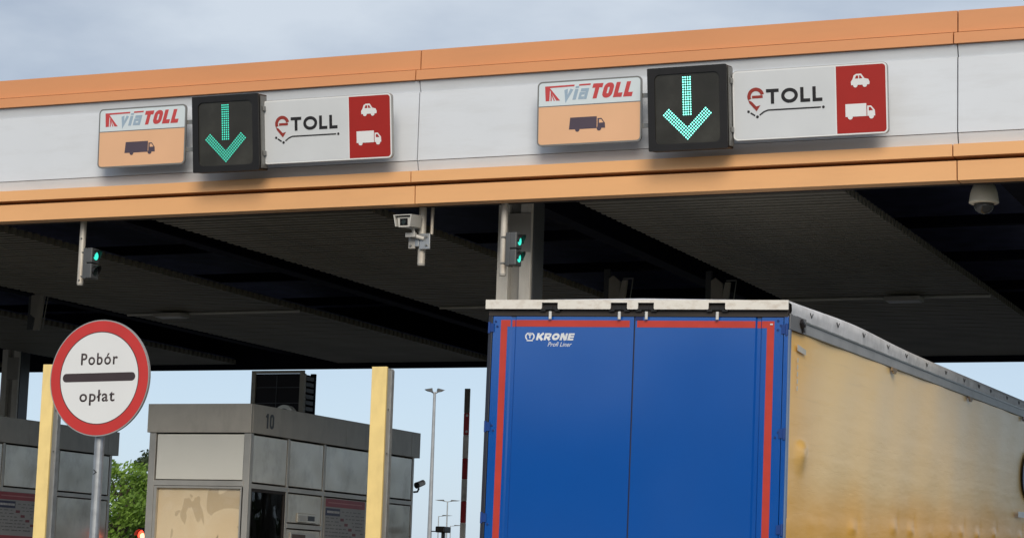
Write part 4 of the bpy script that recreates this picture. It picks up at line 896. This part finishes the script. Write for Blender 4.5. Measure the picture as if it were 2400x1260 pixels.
def tarp_mat():
    m = bpy.data.materials.new('yellow_tarp_painted_sheen'); m.use_nodes = True
    n = m.node_tree.nodes; l = m.node_tree.links; b = n['Principled BSDF']
    t_ = n.new('ShaderNodeTexCoord'); se = n.new('ShaderNodeSeparateXYZ'); l.new(t_.outputs['Object'], se.inputs[0])
    def noise(sc, vec=(1, 1, 1), det=5, ro=0.5):
        mp_ = n.new('ShaderNodeMapping'); mp_.inputs['Scale'].default_value = vec; l.new(t_.outputs['Object'], mp_.inputs[0])
        z_ = n.new('ShaderNodeTexNoise'); z_.inputs['Scale'].default_value = sc; z_.inputs['Detail'].default_value = det; z_.inputs['Roughness'].default_value = ro; l.new(mp_.outputs[0], z_.inputs['Vector']); return z_
    def mixc(f, a, bcol):
        mi = n.new('ShaderNodeMix'); mi.data_type = 'RGBA'; l.new(f, mi.inputs[0])
        if isinstance(a, tuple): mi.inputs[6].default_value = a
        else: l.new(a, mi.inputs[6])
        mi.inputs[7].default_value = bcol; return mi.outputs[2]
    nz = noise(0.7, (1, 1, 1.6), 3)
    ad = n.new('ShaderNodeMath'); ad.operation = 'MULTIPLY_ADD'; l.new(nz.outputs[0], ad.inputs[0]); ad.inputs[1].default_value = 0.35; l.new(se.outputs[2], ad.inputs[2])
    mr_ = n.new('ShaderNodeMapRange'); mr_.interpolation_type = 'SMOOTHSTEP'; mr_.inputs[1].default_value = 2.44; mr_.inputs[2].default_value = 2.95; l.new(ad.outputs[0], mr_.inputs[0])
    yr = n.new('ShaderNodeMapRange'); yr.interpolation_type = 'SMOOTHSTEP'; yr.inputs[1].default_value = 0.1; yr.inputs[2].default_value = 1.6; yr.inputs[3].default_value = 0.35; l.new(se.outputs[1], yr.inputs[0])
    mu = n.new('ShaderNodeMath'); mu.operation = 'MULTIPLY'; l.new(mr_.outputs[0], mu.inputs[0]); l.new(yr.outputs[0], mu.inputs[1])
    c = mixc(mu.outputs[0], (0.88, 0.46, 0.06, 1), (0.95, 0.66, 0.285, 1))     # sky sheen painted pale above, darker reflection painted deeper gold below
    st = noise(3.0, (1, 0.35, 9.0), 6, 0.6); r3 = n.new('ShaderNodeMapRange'); r3.inputs[1].default_value = 0.60; r3.inputs[2].default_value = 0.80; r3.inputs[4].default_value = 0.14; l.new(st.outputs[0], r3.inputs[0])
    c = mixc(r3.outputs[0], c, (0.30, 0.20, 0.10, 1))
    s2 = noise(2.5, (1, 3.5, 0.5), 6, 0.7); r4 = n.new('ShaderNodeMapRange'); r4.inputs[1].default_value = 0.58; r4.inputs[2].default_value = 0.85; r4.inputs[4].default_value = 0.12; l.new(s2.outputs[0], r4.inputs[0])
    c = mixc(r4.outputs[0], c, (0.36, 0.25, 0.14, 1))
    l.new(c, b.inputs['Base Color']); b.inputs['Roughness'].default_value = 0.32; b.inputs['IOR'].default_value = 1.5; b.inputs['Specular IOR Level'].default_value = 0.24
    wv = noise(160, (1, 1, 1), 2); bu = n.new('ShaderNodeBump'); bu.inputs['Strength'].default_value = 0.12; bu.inputs['Distance'].default_value = 0.002; l.new(wv.outputs[0], bu.inputs['Height'])
    w2 = noise(1.8, (1, 0.5, 2.5), 3); b2 = n.new('ShaderNodeBump'); b2.inputs['Distance'].default_value = 0.006; l.new(w2.outputs[0], b2.inputs['Height']); l.new(bu.outputs[0], b2.inputs['Normal']); 
    cn = noise(2.2, (1, 0.22, 5.0), 4, 0.55); m1 = n.new('ShaderNodeMath'); m1.operation = 'SUBTRACT'; l.new(cn.outputs[0], m1.inputs[0]); m1.inputs[1].default_value = 0.5
    m2 = n.new('ShaderNodeMath'); m2.operation = 'ABSOLUTE'; l.new(m1.outputs[0], m2.inputs[0]); m3 = n.new('ShaderNodeMapRange'); m3.inputs[1].default_value = 0.0; m3.inputs[2].default_value = 0.010; l.new(m2.outputs[0], m3.inputs[0])
    b3 = n.new('ShaderNodeBump'); b3.inputs['Strength'].default_value = 0.15; b3.inputs['Distance'].default_value = 0.0025; l.new(m3.outputs[0], b3.inputs['Height']); l.new(b2.outputs[0], b3.inputs['Normal']); l.new(b3.outputs[0], b.inputs['Normal'])
    return m
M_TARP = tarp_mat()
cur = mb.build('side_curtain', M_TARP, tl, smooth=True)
cur.data.flip_normals() if cur.data.polygons[0].normal.x < 0 else None
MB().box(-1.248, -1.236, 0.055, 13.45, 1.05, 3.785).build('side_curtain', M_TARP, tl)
MB().box(-1.22, 1.22, 13.46, 13.6, 1.2, 3.95).build('front_wall', M_BLUE, tl)
# rails
MB().box(1.20, 1.252, 0.105, 13.6, 3.787, 3.888).build('side_rail', M_RAIL, tl, bevel=0.006)
MB().box(1.2535, 1.262, 0.0, 0.50, 3.782, 3.905).build('rail_end_plate', mat('rail_end_grey', (0.17, 0.17, 0.175), 0.5, dirt=(.08, .08, .08), dirt_amt=.6, dscale=(3, 3, 3)), tl, bevel=0.003)
MB().box(1.2535, 1.260, 0.52, 13.6, 3.872, 3.888).build('rail_lip', M_EDGE, tl)
MB().box(-1.252, -1.20, 0.105, 13.6, 3.787, 3.888).build('side_rail', M_RAIL, tl)
h_ = MB(); h_.tube((1.262, 0.30, 3.872), (1.275, 0.34, 3.835), 0.028, n=10); h_.tube((1.266, 0.36, 3.825), (1.272, 0.37, 3.79), 0.016, n=8); h_.build('hook', M_LBLK, tl)
def bul(y): return 0.035 * math.exp(-((y - 2.2) / 1.6) ** 2)
rf = MB(); n_ = 180
prof = [(1.258, 3.885), (1.264, 3.93), (1.262, 3.975), (1.235, 4.0), (0.8, 4.02), (0, 4.03), (-0.8, 4.02), (-1.235, 4.0), (-1.26, 3.885)]
for i in range(n_ + 1):
    y = 0.0205 + 13.58 * i / n_; e = bul(y) if i else 0
    for k, (a, b) in enumerate(prof): rf.v.append((a + (0.003 * math.sin(y * 11 + k) if k < 3 else 0), y, b + (e if 1 < k < 7 else e * 0.5 if k == 1 else 0) - (0.022 if (k > 3 and k < 7 and i < 2) else 0)))
for i in range(n_):
    for k in range(len(prof) - 1): a = i * len(prof) + k; rf.f.append((a, a + 1, a + len(prof) + 1, a + len(prof)))
rf.build('roof_tarp', M_ROOFT, tl, smooth=True)
for k in range(12):
    mk = MB()
    yy = 0.45 + k * 0.95 + 0.25 * hsh(k + 3)
    zt = 3.955 + bul(yy) * 0.9
    mk.tube((1.268, yy, zt), (1.270, yy + 0.04, zt - 0.035), 0.0045, n=5); mk.tube((1.270, yy + 0.04, zt - 0.035), (1.268, yy + 0.09, zt), 0.0045, n=5)
    mk.build('roof_tie', M_DGREY, tl)
for yy in (3.82, 7.82, 11.6): 
    m = MB(); m.box(1.253, 1.268, yy - 0.10, yy + 0.10, 3.755, 3.786); m.box(1.253, 1.27, yy - 0.06, yy + 0.06, 3.735, 3.754); m.build('curtain_buckle', mat('buckle_brown', (0.22, 0.15, 0.08), 0.5), tl)
plate('sticker', [[(0.26, 3.64), (0.53, 3.625), (0.53, 3.665), (0.26, 3.69)]], mat('sticker_pale', (0.55, 0.52, 0.45), 0.4), tl, side(1.256), 0.001)
plate('sticker_marks', [[(0.27, 3.55 - i * 0.055), (0.295, 3.55 - i * 0.055), (0.295, 3.585 - i * 0.055), (0.27, 3.585 - i * 0.055)] for i in range(5)], mat('sticker_pale', (0.55, 0.52, 0.45), 0.4), tl, side(1.256), 0.001)
plate('blue_print', [[(12.42 + 0.85 * math.cos(R(a)), 3.05 + 0.36 * math.sin(R(a))) for a in range(0, 360, 8)]], mat('print_blue', (0.03, 0.07, 0.22), 0.5), tl, side(1.262), 0.001)
plate('white_tag', [[(11.1, 2.53), (11.75, 2.53), (11.75, 2.60), (11.1, 2.60)]], M_SIGNW, tl, side(1.285), 0.002)
